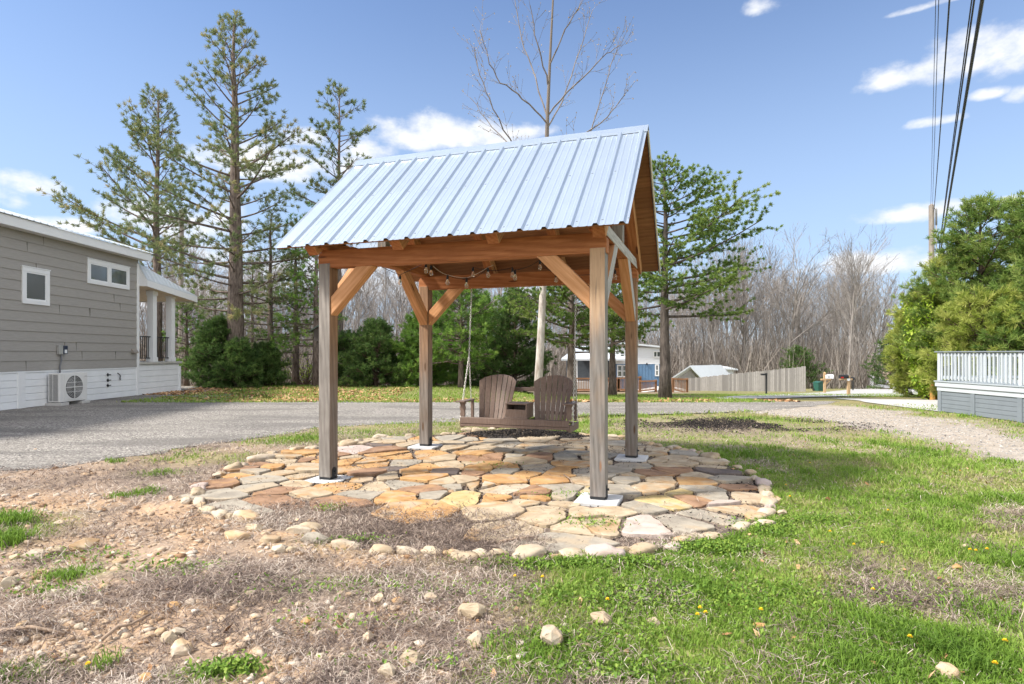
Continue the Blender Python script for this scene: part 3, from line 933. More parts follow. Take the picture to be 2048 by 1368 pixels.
for p in bp:
    hz = p == bp[0]
    s = MB(); s.tube([(0, 0, .0), (0, 0, -.02), (0, 0, -.024), (0, 0, -.06)], [.010, .015, .018, .017], 8)
    so = s.build('socket', black_metal, None, local=True)
    g = MB(); g.tube([(0, 0, -.058), (0, 0, -.07), (0, 0, -.09), (0, 0, -.115), (0, 0, -.135), (0, 0, -.143)], [.013, .015, .026, .031, .022, .006], 10)
    gl = g.build('bulb', GL.m, None, local=True, smooth=True)
    Mx = Matrix.Translation(p + Vector((0, 0, .04)))
    if hz: Mx = Matrix.Translation(p) @ Matrix.Rotation(R(-85), 4, 'Y')
    so.matrix_basis = Mx; adopt(so, strg); gl.matrix_basis = Matrix(); gl.parent = so
w = MB()
top = [p + Vector((0, 0, .045)) for p in bp]
for a, b, d in ((1, 2, .0), (2, 3, .01), (5, 7, .05), (4, 5, .03), (6, 8, .05), (8, 9, .02), (9, 10, .03), (10, 11, .05), (11, 12, .06), (0, 1, .04)):
    if b < len(top): w.tube(sag(top[a], top[b], d), .0042, 5)
w.build('cord', black_metal, strg)
w = MB(); w.tube(sag(on_v(866, 532, .35), top[4], .02) + sag(top[4], top[5], .01)[1:] + sag(top[5], top[7], .015)[1:] + sag(top[7], on_v(987, 530, .7), .0)[1:], .0038, 5)
w.build('cord', wire_pale, strg)

# ---------------------------------------------------------------- stones
ORD = 'first second third fourth fifth sixth seventh eighth ninth tenth eleventh twelfth thirteenth fourteenth fifteenth sixteenth seventeenth eighteenth nineteenth'.split()
TENS = {2: 'twenty', 3: 'thirty', 4: 'forty', 5: 'fifty', 6: 'sixty', 7: 'seventy', 8: 'eighty', 9: 'ninety'}
TENO = {2: 'twentieth', 3: 'thirtieth', 4: 'fortieth', 5: 'fiftieth', 6: 'sixtieth', 7: 'seventieth', 8: 'eightieth', 9: 'ninetieth'}
def ordinal(n):
    if n < 20: return ORD[n - 1]
    return TENO[n // 10] if n % 10 == 0 else TENS[n // 10] + '-' + ORD[n % 10 - 1]
STC = {  # colour name -> light, dark, words
    'o': ((.60, .37, .17), (.44, .23, .09), 'rust orange'), 't': ((.56, .46, .33), (.42, .32, .21), 'tan'), 'g': ((.43, .385, .315), (.32, .285, .235), 'grey'),
    'b': ((.40, .25, .16), (.26, .15, .09), 'brown'), 'p': ((.60, .50, .45), (.48, .38, .33), 'pinkish'), 'y': ((.62, .49, .25), (.48, .35, .15), 'yellow ochre'),
    'd': ((.19, .155, .14), (.11, .09, .085), 'dark'), 'w': ((.60, .51, .40), (.47, .38, .27), 'cream')}
def stone_mat(k, li, da, sc=5.):
    n = NM('stone_' + k, .85, 0, .2)
    co = n.coord('Object', off=True); wc = n.coord('World')
    a = n.noise(co, sc, 5, .6, .6); b = n.noise(wc, 45, 4, .65)
    c = n.ramp(a, (.32, da), (.62, li))
    st = n.noise(co, 2.6, 4, .5, 1.)
    other = {'o': (.5, .42, .32), 't': (.5, .3, .14), 'g': (.5, .4, .28), 'b': (.5, .3, .15), 'p': (.5, .42, .36), 'y': (.55, .5, .4), 'd': (.3, .22, .16), 'w': (.58, .38, .2)}[k[0]]
    c = n.mix(n.step(st, .52, .68, 0, .75), c, mul(other, .76))
    c = n.mix(n.step(b, .55, .75, 0, .4), c, mul(da, .5))
    n.color(c)
    n.bump(n.math('ADD', n.math('MULTIPLY', a, .6), n.math('MULTIPLY', b, .4)), .45, .012)
    return n.m
SMAT = {k: stone_mat(k, mul(v[0], .80), mul(v[1], .72)) for k, v in STC.items()}
CR4 = lambda x, y: (940 + x / 3.103, 840 + y / 3.103)
CR3 = lambda x, y: (340 + x / 3.103, 860 + y / 3.103)
SITES4 = '''60,150,t 240,158,g 370,165,t 490,190,t 200,202,t 340,205,t 60,190,t 680,138,t 880,150,g 670,175,t 900,190,t 640,210,g 600,240,g 440,235,b 150,232,b 50,255,b 100,285,o 200,300,o 60,340,b 350,262,t 640,285,o 560,320,o 440,305,g 340,340,o 190,385,o 70,412,w 230,435,w 540,350,o 520,390,o 690,322,g 880,325,g 740,390,t 580,430,g 590,480,g 400,450,b 430,492,o 350,522,t 550,535,t 470,560,t 220,580,t 470,610,t 290,690,t 700,600,t 800,650,t 660,670,t 1050,560,g 900,450,g 960,380,g 1150,430,t 1140,340,b 1080,290,g 1240,320,b 1150,192,t 1180,215,t 1270,238,t 1300,215,g 1440,265,t 1450,292,t 1520,330,d 1560,378,g 1400,395,o 1620,420,b 1420,435,g 1240,520,y 1400,505,b 1590,530,p 1700,490,t 1320,645,g 1500,610,g 1080,655,p 1060,190,t 520,780,g 1650,560,t'''
SITES3 = '''1190,125,p 1350,80,t 1320,105,d 1480,100,t 1580,65,o 1740,60,g 1840,65,g 1750,90,t 1940,40,b 1980,90,t 1800,110,t 1920,120,t 1450,170,o 1560,165,o 820,150,o 870,172,o 740,172,t 850,190,b 1100,200,o 1230,198,o 1300,218,o 820,230,t 630,240,o 480,245,b 590,213,b 440,285,o 690,270,t 860,290,t 1090,255,o 1220,276,b 1400,245,d 1660,200,t 1600,235,o 1500,272,o 1700,270,d 1850,215,t 1950,245,o 1960,282,b 1580,312,o 1700,335,t 1820,330,t 1930,350,t 1150,305,o 760,340,t 1050,360,o 1280,368,t 1470,345,g 1580,382,b 900,405,t 1200,405,g 1430,425,o 1800,435,y 1560,485,o 660,375,b 640,455,b 330,345,b 310,410,g 420,490,g 1080,442,b 560,325,g 980,170,b 1330,150,o'''
sites = []
for txt, cr in ((SITES4, CR4), (SITES3, CR3)):
    for q in txt.split():
        a, b, k = q.split(',')
        px, py = cr(float(a), float(b))
        sites.append((px, py, k))
SP = [flatp(a, b) for a, b, k in sites]
PADS = [np.array(pv(su * PW, sv * PD, 0)[:2]) for su in (-1, 1) for sv in (-1, 1)]
keep = [i for i in range(len(sites)) if min(np.hypot(*(SP[i] - q)) for q in PADS) > .24 and in_poly(SP[i][0], SP[i][1], RINGW)]
sites = [sites[i] for i in keep]; SP = [SP[i] for i in keep]
rr = random.Random(5)
for _ in range(900):
    q = np.array([rr.uniform(-3.2, 2.6), rr.uniform(5.4, 10.4)])
    px_, py_ = 1024 + F * q[0] / q[1], HOR + F * CH / q[1]
    if py_ > 1000 and px_ < 980: continue
    if len(SP) < 178 and in_poly(q[0], q[1], RINGW) and min(np.hypot(*(q - p)) for p in SP) > .235 and min(np.hypot(*(q - p)) for p in PADS) > .32:
        SP.append(q); sites.append((px_, py_, rr.choice('tttogbgto' if px_ < 1000 else 'tttggtby')))
PWT = [rr.uniform(-.022, .022) for _ in SP]
def clip(P, n, d):
    """keep the part of polygon P where n.p <= d"""
    out = []
    for i in range(len(P)):
        a, b = P[i], P[(i + 1) % len(P)]
        da, db = n @ a - d, n @ b - d
        if da <= 0: out.append(a)
        if da * db < 0: out.append(a + (b - a) * (da / (da - db)))
    return out
flag_objs = []
for i, (c, (px, py, k)) in enumerate(zip(SP, sites)):
    rad = .52 if py < 1020 else .44
    ns = rr.choice((5, 6, 6, 7)); ph = rr.random() * 6
    P = [c + rad * rr.uniform(.78, 1.1) * np.array([1.2 * math.cos(a), math.sin(a)]) for a in sorted((ph + 2 * math.pi * (t + rr.uniform(-.25, .25)) / ns) for t in range(ns))]
    gap = .011 + .024 * rr.random() ** 2
    for jj, q in enumerate(SP + PADS):
        d = q - c; L = np.hypot(*d)
        if L < 1e-6 or L > 1.4: continue
        nn = d / L
        if jj < len(SP): w = min(.72, max(.28, .5 + (PWT[i] - PWT[jj]) / (2 * L * L)))
        else: w = 1 - .245 / L
        a = (random.Random(min(i, jj) * 977 + max(i, jj)).random() - .5) * .5          # joints run a little askew
        n2_ = np.array([nn[0] * math.cos(a) - nn[1] * math.sin(a), nn[0] * math.sin(a) + nn[1] * math.cos(a)]) if jj < len(SP) else nn
        P = clip(P, n2_, n2_ @ (c + d * w) - gap)
        if len(P) < 3: break
    if len(P) < 3: continue
    # keep inside the ring
    P = [p for p in P]
    if any(not in_poly(p[0], p[1], RINGW) for p in P):
        P = [c + (p - c) * (1 if in_poly(p[0], p[1], RINGW) else .6) for p in P]
    area = .5 * abs(sum(P[j][0] * P[(j + 1) % len(P)][1] - P[(j + 1) % len(P)][0] * P[j][1] for j in range(len(P))))
    if area < .008: continue
    # ragged outline
    Q = []
    for j in range(len(P)):
        a, b = P[j], P[(j + 1) % len(P)]
        L = np.hypot(*(b - a)); m_ = max(1, int(L / .045))
        nn = np.array([(b - a)[1], -(b - a)[0]]) / (L + 1e-9)
        for t in range(m_):
            p = a + (b - a) * t / m_
            o_ = (fbm(p[0], p[1], 8, 3, i) - .5) * .06
            if t == 0: p = p + (c - p) * min(.12, .012 / (np.hypot(*(c - p)) + .01))
            Q.append(p + nn * o_ * (0 if t == 0 else 1))
    n = len(Q); ctr = sum(P) / len(P)
    th = rr.uniform(.012, .042); tx, ty = rr.uniform(-.03, .03), rr.uniform(-.03, .03)
    V = []
    for zz, sc in ((-.05, 1), (th - .006, 1.0), (th, .975)):
        for p in Q:
            p2 = ctr + (p - ctr) * sc
            z = zz + ((p2 - ctr) @ np.array([tx, ty]) if zz > 0 else 0) + ((fbm(p2[0], p2[1], 3, 2, i) - .5) * .012 if zz > 0 else 0)
            V.append((p2[0] - ctr[0], p2[1] - ctr[1], z))
    F_ = [tuple(q) for l in (0, 1) for q in [(l * n + j, l * n + (j + 1) % n, (l + 1) * n + (j + 1) % n, (l + 1) * n + j) for j in range(n)]]
    F_.append(tuple(range(2 * n, 3 * n)))
    m = MB().add(V, F_)
    o = m.build('flagstone', SMAT[k], None, local=True, loc=(ctr[0], ctr[1], 0), recalc=True)
    flag_objs.append((o, k, ctr, area))
LM = [('front post by the left of the swing', PADS[0]), ('back left post', PADS[1]), ('front right post', PADS[2]), ('back right post', PADS[3])]
LM = [('weathered grey front left post', PADS[0]), ('back left post', PADS[1]), ('front right post', PADS[2]), ('back right post', PADS[3])]
bk = {}
for o, k, c, ar in flag_objs:
    j = min(range(4), key=lambda q: np.hypot(*(c - LM[q][1])))
    bk.setdefault(j, []).append((np.hypot(*(c - LM[j][1])), o, k, ar))
for j, l in bk.items():
    for r_, (d, o, k, ar) in enumerate(sorted(l, key=lambda q: q[0])):
        size = 'large ' if ar > .28 else ('small ' if ar < .09 else '')
        tag(o, f'{size}{STC[k][2]} flagstone, {ordinal(r_ + 1)} nearest the {LM[j][0]}', 'flagstone', 'flagstones of the round patio')

def boulder(name, w, d, h, mat, seed, smooth=True, angular=False):
    """one stone: a lumpy pebble, or a rough broken rock"""
    bm = bmesh.new()
    r_ = random.Random(seed)
    if angular:
        for _ in range(26):
            v = Vector((r_.gauss(0, 1), r_.gauss(0, 1), r_.gauss(0, 1))).normalized() * r_.uniform(.86, 1.08)
            bm.verts.new((v.x * w / 2, v.y * d / 2, v.z * h / 2))
        g = bmesh.ops.convex_hull(bm, input=bm.verts[:])
        bmesh.ops.delete(bm, geom=[v for v in bm.verts if not v.link_faces], context='VERTS')
        bmesh.ops.bevel(bm, geom=bm.edges[:], offset=min(w, d, h) * .05, segments=1, affect='EDGES', clamp_overlap=True)
        bmesh.ops.triangulate(bm, faces=bm.faces[:])
        bmesh.ops.subdivide_edges(bm, edges=bm.edges[:], cuts=3 if w > .1 else 1)
        o_ = Vector((seed * 3.1, seed * 1.7, 0))
        for v in bm.verts:
            v.co *= 1 + .16 * mnoise.noise(v.co * (4 / w * .5) + o_) + .07 * mnoise.noise(v.co * (11 / w * .5) + o_) + .03 * mnoise.noise(v.co * (26 / w * .5) + o_)
    else:
        bmesh.ops.create_icosphere(bm, subdivisions=3, radius=1)
        o_ = Vector((seed * 3.1, seed * 1.7, seed * .37))
        for v in bm.verts:
            p = v.co.copy()
            q = Vector((math.copysign(abs(p.x) ** .8, p.x), math.copysign(abs(p.y) ** .8, p.y), math.copysign(abs(p.z) ** .75, p.z)))
            q *= 1 + .42 * mnoise.noise(p * 1.0 + o_) + .16 * mnoise.noise(p * 2.4 + o_) + .04 * mnoise.noise(p * 6 + o_)
            v.co = Vector((q.x * w / 2, q.y * d / 2, q.z * h / 2))
    me = bpy.data.meshes.new(name); bm.to_mesh(me); bm.free()
    me.materials.append(mat)
    if not angular: me.polygons.foreach_set('use_smooth', [True] * len(me.polygons))
    o = bpy.data.objects.new(name, me); COL.objects.link(o)
    return o
EDG = '''546,910,28 595,902,35 520,921,48 485,931,30 466,939,34 438,953,36 401,978,40 395,992,34 369,1007,30 398,1007,32 403,1016,28 417,1024,38 440,1034,36 458,1036,30 495,1039,54 508,1058,38 475,1073,46 541,1082,34 598,1066,52 625,1058,40 630,1082,58 693,1094,48 765,1106,40 814,1106,50 865,1108,36 901,1110,32 930,1118,44 965,1115,36 998,1111,40 1056,1114,62 1114,1117,34 1146,1111,46 1207,1112,70 1243,1103,46 1285,1103,56 1348,1096,44 1365,1085,40 1391,1077,32 1427,1075,44 1485,1057,42 1526,1053,52 1509,1038,46 1533,1030,42 1539,1016,34 1537,1006,44 1533,993,44 1530,982,38 1525,969,40 1510,958,34 1501,948,30 1475,937,30 1447,927,26 1423,917,38 1401,909,22 1385,906,16 1369,904,24 1352,901,22 1340,900,16 1317,895,24 1301,891,18 1288,888,18 1243,877,16 1227,875,22 1166,871,24 1178,872,14 982,859,16 956,863,26 936,863,22 907,870,14 894,871,18 820,875,24 785,877,22 762,877,26 715,886,34 694,891,34 655,896,26 625,900,24'''
EC = 'w t w w t w p t w w t t w t w t w t w t g w t w t w t w t w t w p t t p t w t w w t w p w w t p w t w w t w p t w w t w t w w t t w t t w t w t w w t t w t w'.split()
hub = np.array([PC[0], PC[1]])
edge = []
for i, q in enumerate(EDG.split()):
    px, py, wd = map(float, q.split(','))
    c = flatp(px, py); D = c[1]
    w = wd * D / F * (1.22 if px < 700 or py > 1040 else 1.12)
    rect = math.atan2(c[1] - hub[1], c[0] - hub[0]) + math.pi / 2
    # a stone seen end-on (at the sides of the ring) is longer in depth than it looks wide
    cr = abs(math.cos(rect)); ln = w if cr > .6 else w * 1.1
    o = boulder('edging_stone', max(.12, ln) , max(.10, w * .62), max(.075, w * .42), SMAT[EC[i % len(EC)]], 100 + i, angular=(i * 7 % 5 < 2))
    o.location = (c[0], c[1], float(gz(c[0], c[1])) + .012)
    o.rotation_euler = (rr.uniform(-.12, .12), rr.uniform(-.12, .12), rect * (1 if cr <= .6 else 1) if cr <= .6 else rr.uniform(-.3, .3) + math.atan(math.tan(rect)) * .7)
    edge.append((math.atan2(c[0] - hub[0], -(c[1] - hub[1])) % (2 * math.pi), o, EC[i % len(EC)]))
for r_, (a, o, k) in enumerate(sorted(edge, key=lambda q: q[0])):
    n_ = r_ + 1
    tag(o, f'{STC[k][2]} rounded edging stone of the patio ring, {ordinal(n_)} going right from its front', 'edging stone', 'edging stones round the patio')
ROCKS = '''1105,1275,52 942,1215,50 776,1340,40 820,1318,42 757,1193,28 796,1201,22 864,1193,28 598,1206,18 364,1296,40 337,1274,30 351,1262,30 320,1264,22 88,1333,22 20,1167,34 103,1184,28 117,1042,20 132,1235,22 46,1255,26 286,1228,22 352,1213,22 193,1206,18 29,1113,20 71,1108,36 112,1103,30 171,1089,44 625,1298,16 615,1242,30 950,1274,34 930,1330,26 737,1274,30 684,1350,24 290,1362,30 146,1069,14 286,1003,14 342,998,14 840,1245,22 1307,1240,30 1205,1232,38 1517,1245,20 1174,1288,20 1896,1342,38 1913,1132,18 1565,1025,24 1931,1089,14 1194,1337,20 560,1095,30 585,1098,24 210,1172,24 640,1310,22 500,1190,18 420,1130,16 240,1120,20 90,1215,20 160,1255,18 40,1330,24 705,1225,16'''
rocks = []
for i, q in enumerate(ROCKS.split()):
    px, py, wd = map(float, q.split(','))
    c = flatp(px, py + wd * .25); w = wd * c[1] / F * (1.05 if i == 0 else 1.3)
    k = 'w' if i == 0 else rr.choice('wwtwtto')
    o = boulder('boulder' if i == 0 else 'loose_rock', w, w * rr.uniform(.7, .95), w * (.9 if i == 0 else rr.uniform(.5, .72)), SMAT[k], 300 + i, angular=True)
    o.location = (c[0], c[1], float(gz(c[0], c[1])) + w * (.28 if i == 0 else .12))
    o.rotation_euler = (rr.uniform(-.3, .3), rr.uniform(-.3, .3), rr.uniform(0, 6))
    rocks.append((o, k, c))
tag(rocks[0][0], 'large cream broken boulder standing alone in the dry grass', 'boulder')
for r_, (o, k, c) in enumerate(sorted(rocks[1:], key=lambda q: np.hypot(*(q[2] - rocks[0][2])))):
    tag(o, f'{STC[k][2]} broken rock lying on the ground, {ordinal(r_ + 1)} nearest the large cream boulder', 'rock', 'loose rocks in the yard')

# ---------------------------------------------------------------- ground litter, grass
def wedge(n, y0, y1, p=1.):
    """random points of the strip of ground in front, denser near"""
    u = rng.random(n)
    e = 1 - p
    y = (y0 ** e + u * (y1 ** e - y0 ** e)) ** (1 / e) if abs(e) > 1e-6 else y0 * (y1 / y0) ** u
    x = (rng.random(n) * 2 - 1) * (.93 * y + 1.5)
    return x, y
def leafmat(name, ramp_stops, trans=.25, rough=.6):
    n = NM(name, rough, 0, .25)
    t = n.attr('tint', 'Fac')
    c = n.ramp(t, *ramp_stops)
    n.color(c)
    tr = n.new('ShaderNodeBsdfTranslucent'); n.L.new(c, tr.inputs[0])
    mx = n.new('ShaderNodeMixShader'); mx.inputs[0].default_value = trans
    n.L.new(n.b.outputs[0], mx.inputs[1]); n.L.new(tr.outputs[0], mx.inputs[2])
    n.L.new(mx.outputs[0], n.N['Material Output'].inputs[0])
    return n.m
def blades(name, x, y, h, wd, lean, mat, tint, curl=.5, z0=None):
    n = len(x)
    z = gz(x, y) if z0 is None else z0
    a = rng.random(n) * 2 * math.pi; b = rng.random(n) * 2 * math.pi
    dx, dy = np.cos(a) * lean, np.sin(a) * lean
    sx, sy = np.cos(b) * wd / 2, np.sin(b) * wd / 2
    B = np.stack([x, y, z - .004], 1); S = np.stack([sx, sy, 0 * x], 1)
    m = B + np.stack([dx * h * .35, dy * h * .35, h * .62], 1)
    t = B + np.stack([dx * h, dy * h, h * (1 - curl * np.minimum(lean, 1) * .6)], 1)
    V = np.stack([B - S, B + S, m - S * .8, m + S * .8, t], 1).reshape(-1, 3)
    i = np.arange(n) * 5
    q = np.stack([i, i + 1, i + 3, i + 2], 1); tr = np.stack([i + 2, i + 3, i + 4], 1)
    o = npmesh(name, V, [q, tr], mat, attrs={'tint': np.repeat(tint, 5)})
    o['kind'] = 'stuff'
    return o
gm = leafmat('grass_blade', ((0, (.10, .19, .025)), (.4, (.175, .295, .04)), (.7, (.27, .385, .072)), (.88, (.36, .36, .14)), (1, (.46, .38, .24))), .4)
x, y = wedge(560000, 2.2, 17.6, 1.35)
g = greenness(x, y)
far_lawn = 0
k = (rng.random(len(x)) < np.clip((g - .10) * 1.15, 0, 1) * np.clip(-.1 + 1.7 * fbm(x, y, 5, 3, 71), .1, 1)) & (y < drive_near(x) - .05 + .3 * rng.random(len(x)))
x, y, g = x[k], y[k], g[k]
tuft = sstep(.52, .72, fbm(x, y, 2.3, 3, 72))
h = (.018 + .030 * rng.random(len(x))) * (.7 + .6 * g) * (1 + .9 * tuft) * np.clip(.8 + y * .03, .8, 1.2)
tint = np.clip(.30 + 1.0 * (fbm(x, y, 1.6, 3, 73) - .42) + .30 * rng.random(len(x)) + .25 * (rng.random(len(x)) < .12) + .25 * (1 - g) - .16 * tuft + .012 * (y - 4), 0, 1)
blades('grass', x, y, h, .0035 + .0009 * y * (.6 + .8 * rng.random(len(x))), .25 + .8 * rng.random(len(x)), gm, tint)
# tufts of longer grass
tx, ty, tl = [], [], []
for px, py, r_, nb_, hh in ((15, 1090, .12, 420, .15), (20, 1050, .14, 420, .17), (130, 1160, .10, 200, .09), (290, 985, .14, 260, .08), (240, 995, .10, 160, .08), (990, 1290, .09, 60, .10), (210, 1330, .06, 60, .10), (1350, 1160, .16, 260, .10), (1720, 1260, .22, 420, .12), (1840, 975, .3, 300, .07), (1690, 1330, .14, 300, .10), (1960, 1110, .35, 420, .09), (1800, 1000, .3, 300, .07), (1850, 910, .3, 300, .08), (320, 950, .12, 160, .09), (600, 880, .6, 900, .07), (230, 925, .1, 100, .09), (1990, 1240, .2, 320, .10)):
    c = flatp(px, py)
    tx.append(c[0] + rng.normal(0, r_ * .6, nb_)); ty.append(c[1] + rng.normal(0, r_ * .6, nb_)); tl.append(hh * (.5 + .6 * rng.random(nb_)))
tx, ty, tl = map(np.concatenate, (tx, ty, tl))
blades('grass_tufts', tx, ty, tl, .004 + .0006 * ty, .3 + .8 * rng.random(len(tx)), gm, np.clip(.12 + .4 * rng.random(len(tx)), 0, 1), .8)
# far lawn and verge
x = (rng.random(90000) * 2 - 1) * 26; y = 17.9 + 12 * rng.random(90000) ** 1.3
k = (np.abs(x) < .95 * y) & (fbm(x, y, .5, 3, 75) + .25 * rng.random(len(x)) > .5) & ~((x > 8) & (y < 24)) & (x > -12)
x, y = x[k], y[k]
blades('lawn_grass', x, y, .05 + .06 * rng.random(len(x)), .02 + 0 * x, .4 + .6 * rng.random(len(x)), gm, np.clip(.35 + .5 * rng.random(len(x)), 0, 1))
# clover and chickweed along the ring
cx, cy = [], []
for px, py, rx, ry, nb_ in ((1110, 1130, .45, .10, 2400), (1250, 1128, .4, .10, 2200), (1440, 1095, .33, .14, 3000), (1540, 1060, .25, .2, 1500), (1620, 1045, .45, .12, 1500), (1230, 1200, .7, .18, 1500), (1350, 1180, .8, .2, 1800), (1180, 1280, .4, .15, 600), (720, 1085, .25, .06, 250), (1130, 995, .25, .15, 300), (1180, 1050, .3, .2, 500), (990, 935, .3, .2, 200), (1600, 1200, 1., .3, 1800), (1250, 1350, .4, .1, 700), (440, 1350, .15, .06, 400), (480, 1340, .12, .05, 300), (660, 1020, .12, .1, 240), (150, 1120, .4, .15, 350), (350, 1140, .4, .15, 300), (650, 1180, .5, .2, 320), (870, 1180, .35, .15, 260), (690, 1250, .4, .1, 160), (860, 1330, .5, .1, 200), (100, 1190, .3, .1, 250)):
    c = flatp(px, py)
    cx.append(c[0] + rng.normal(0, rx * .55, nb_)); cy.append(c[1] + rng.normal(0, ry * .55, nb_))
cx, cy = map(np.concatenate, (cx, cy))
def leaves(name, x, y, z, s, mat, tint, tilt=.6):
    n = len(x)
    a = rng.random(n) * 6.283; t = rng.normal(0, tilt, n); t2 = rng.normal(0, tilt, n)
    A = np.stack([np.cos(a), np.sin(a), t], 1) * s[:, None]; B = np.stack([-np.sin(a), np.cos(a), t2], 1) * s[:, None] * .7
    P = np.stack([x, y, z], 1)
    V = np.stack([P - A, P + B * .8, P + A, P - B * .8], 1).reshape(-1, 3)
    i = np.arange(n) * 4
    return npmesh(name, V, np.stack([i, i + 1, i + 2, i + 3], 1), mat, attrs={'tint': np.repeat(tint, 4)})
cm = leafmat('clover_leaf', ((0, (.05, .10, .015)), (.5, (.13, .24, .03)), (1, (.27, .36, .06))), .3)
nl = len(cx)
leaves('clover', cx, cy, gz(cx, cy) + .01 + .045 * rng.random(nl) ** 1.2, .006 + .008 * rng.random(nl), cm, np.clip(.2 + .7 * rng.random(nl), 0, 1))['kind'] = 'stuff'
# dry thatch: thin straws lying across each other
sm_ = leafmat('dry_straw', ((0, (.085, .062, .055)), (.35, (.22, .165, .135)), (.7, (.38, .31, .255)), (1, (.56, .49, .42))), .1, .8)
x, y = wedge(450000, 2.2, 12., 1.6)
g = greenness(x, y); s = soilness(x, y); ins = in_poly(x, y, RINGW)
cl = fbm(x, y, 2.2, 4, 81); cl2 = fbm(x, y, 6., 2, 82)
pden = np.clip((1 - .85 * g) * (1 - .72 * s) * (.25 + 1.6 * (cl - .3)), .02, 1)
fr = frontzone(x, y)
pden = np.where(ins, np.clip(fr * (.35 + 1.2 * cl), .05, 1), pden)
pden = pden * (1 - .9 * dirtpath(x, y)) * (1 - .6 * sstep(7, 10, y) * (x > 0))
k = (rng.random(len(x)) < pden) & (y < drive_near(x) + .1)
x, y, cl, cl2 = x[k], y[k], cl[k], cl2[k]
n = len(x)
a = rng.random(n) * 6.283; L = (.03 + .10 * rng.random(n) ** 1.6) * (.8 + .05 * y); wd = .0018 + .00055 * y
zz = gz(x, y) + .003 + .05 * rng.random(n) ** 2 * sstep(.35, .65, cl) ; rise = rng.normal(.0, .28, n) * L
d = np.stack([np.cos(a), np.sin(a), 0 * a], 1); sd2 = np.stack([-np.sin(a), np.cos(a), 0 * a], 1) * wd[:, None] / 2
P0 = np.stack([x, y, zz], 1); bend = rng.normal(0, .22, n)[:, None] * L[:, None]
P1 = P0 + d * L[:, None] * .5 + sd2 / (wd[:, None]) * 2 * bend * .5 + np.stack([0 * a, 0 * a, np.abs(rise) * .5 + .006], 1)
P2 = P0 + d * L[:, None] + np.stack([0 * a, 0 * a, rise * .7], 1)
P2[:, 2] = np.maximum(P2[:, 2], gz(P2[:, 0], P2[:, 1]) + .002)
V = np.stack([P0 - sd2, P0 + sd2, P1 - sd2, P1 + sd2, P2], 1).reshape(-1, 3)
i = np.arange(n) * 5
tint = np.clip(.95 * rng.random(n) ** 1.25 + .9 * (fbm(x, y, 1.5, 3, 83) - .5) + .6 * (cl2 - .5), 0, 1)
npmesh('dry_grass', V, [np.stack([i, i + 1, i + 3, i + 2], 1), np.stack([i + 2, i + 3, i + 4], 1)], sm_, attrs={'tint': np.repeat(tint, 5)})['kind'] = 'stuff'
# pebbles
def pebbles(name, x, y, s, mat, tint, zoff=0.):
    bm = bmesh.new(); bmesh.ops.create_icosphere(bm, subdivisions=1, radius=1)
    bv = np.array([v.co[:] for v in bm.verts]); bf = np.array([[v.index for v in f.verts] for f in bm.faces]); bm.free()
    n = len(x); k = len(bv)
    V = bv[None] * np.clip(1 + .9 * (rng.random((n, k, 1)) - .5), .6, 1.25) * (s[:, None, None] * np.stack([.8 + .5 * rng.random(n), .6 + .5 * rng.random(n), .3 + .4 * rng.random(n)], 1)[:, None, :])
    a = rng.random(n) * 6.283; c_, s_ = np.cos(a)[:, None], np.sin(a)[:, None]
    V = np.stack([V[:, :, 0] * c_ - V[:, :, 1] * s_, V[:, :, 0] * s_ + V[:, :, 1] * c_, V[:, :, 2]], 2)
    V += np.stack([x, y, gz(x, y) + s * .12 + zoff], 1)[:, None, :]
    Fq = (bf[None] + (np.arange(n) * k)[:, None, None]).reshape(-1, 3)
    o = npmesh(name, V.reshape(-1, 3), Fq, mat, attrs={'tint': np.repeat(tint, k)})
    o['kind'] = 'stuff'
    return o
def tintmat(name, stops, rough=.9):
    n = NM(name, rough, 0, .15)
    c = n.ramp(n.attr('tint', 'Fac'), *stops)
    c = n.mix(n.step(n.noise(n.coord('World'), 90, 3), .4, .7, 0, .35), c, (.2, .13, .08), 'MULTIPLY')
    n.color(c); return n.m
pm = tintmat('pebble', ((0, (.25, .15, .085)), (.3, (.40, .28, .18)), (.7, (.47, .37, .275)), (1, (.54, .48, .41))))
x, y = wedge(90000, 2.3, 10, 1.7)
k = rng.random(len(x)) < np.clip(soilness(x, y) * .26 + .022 * (x < .6) * (1 - greenness(x, y)), 0, 1)
k &= (y < drive_near(x) - .1)
x, y = x[k], y[k]
pebbles('pebbles', x, y, .004 + .034 * rng.random(len(x)) ** 3.5 * (.8 + .06 * y), pm, rng.random(len(x)))
x, y = wedge(5200, 2.35, 7.5, 1.6)
k = rng.random(len(x)) < np.clip(soilness(x, y) * .8 + .04 * (x < .5), 0, 1)
x, y = x[k], y[k]
pebbles('rubble', x, y, .012 + .024 * rng.random(len(x)) ** 1.6, pm, .25 + .75 * rng.random(len(x)))
gvm = tintmat('drive_stone', ((0, (.08, .08, .08)), (.4, (.18, .175, .175)), (.8, (.29, .28, .27)), (1, (.50, .48, .45))))
x = -8.5 + 17.5 * rng.random(60000); y = 6.6 + 9 * rng.random(60000) ** 1.4
k = (y > drive_near(x) - .12 - .25 * rng.random(len(x)) ** 3) & (np.abs(x) < .92 * y + 1.5)
x, y = x[k], y[k]
pebbles('gravel', x, y, .006 + .012 * rng.random(len(x)) ** 2, gvm, rng.random(len(x)))
x = 5 + 7 * rng.random(16000); y = 7 + 9 * rng.random(16000)
k = (rng.random(len(x)) < dirtpath(x, y) * .8) & (x < .93 * y)
pebbles('path_gravel', x[k], y[k], .007 + .014 * rng.random(int(k.sum())) ** 2, gvm, np.clip(.5 + .6 * rng.random(int(k.sum())), 0, 1))
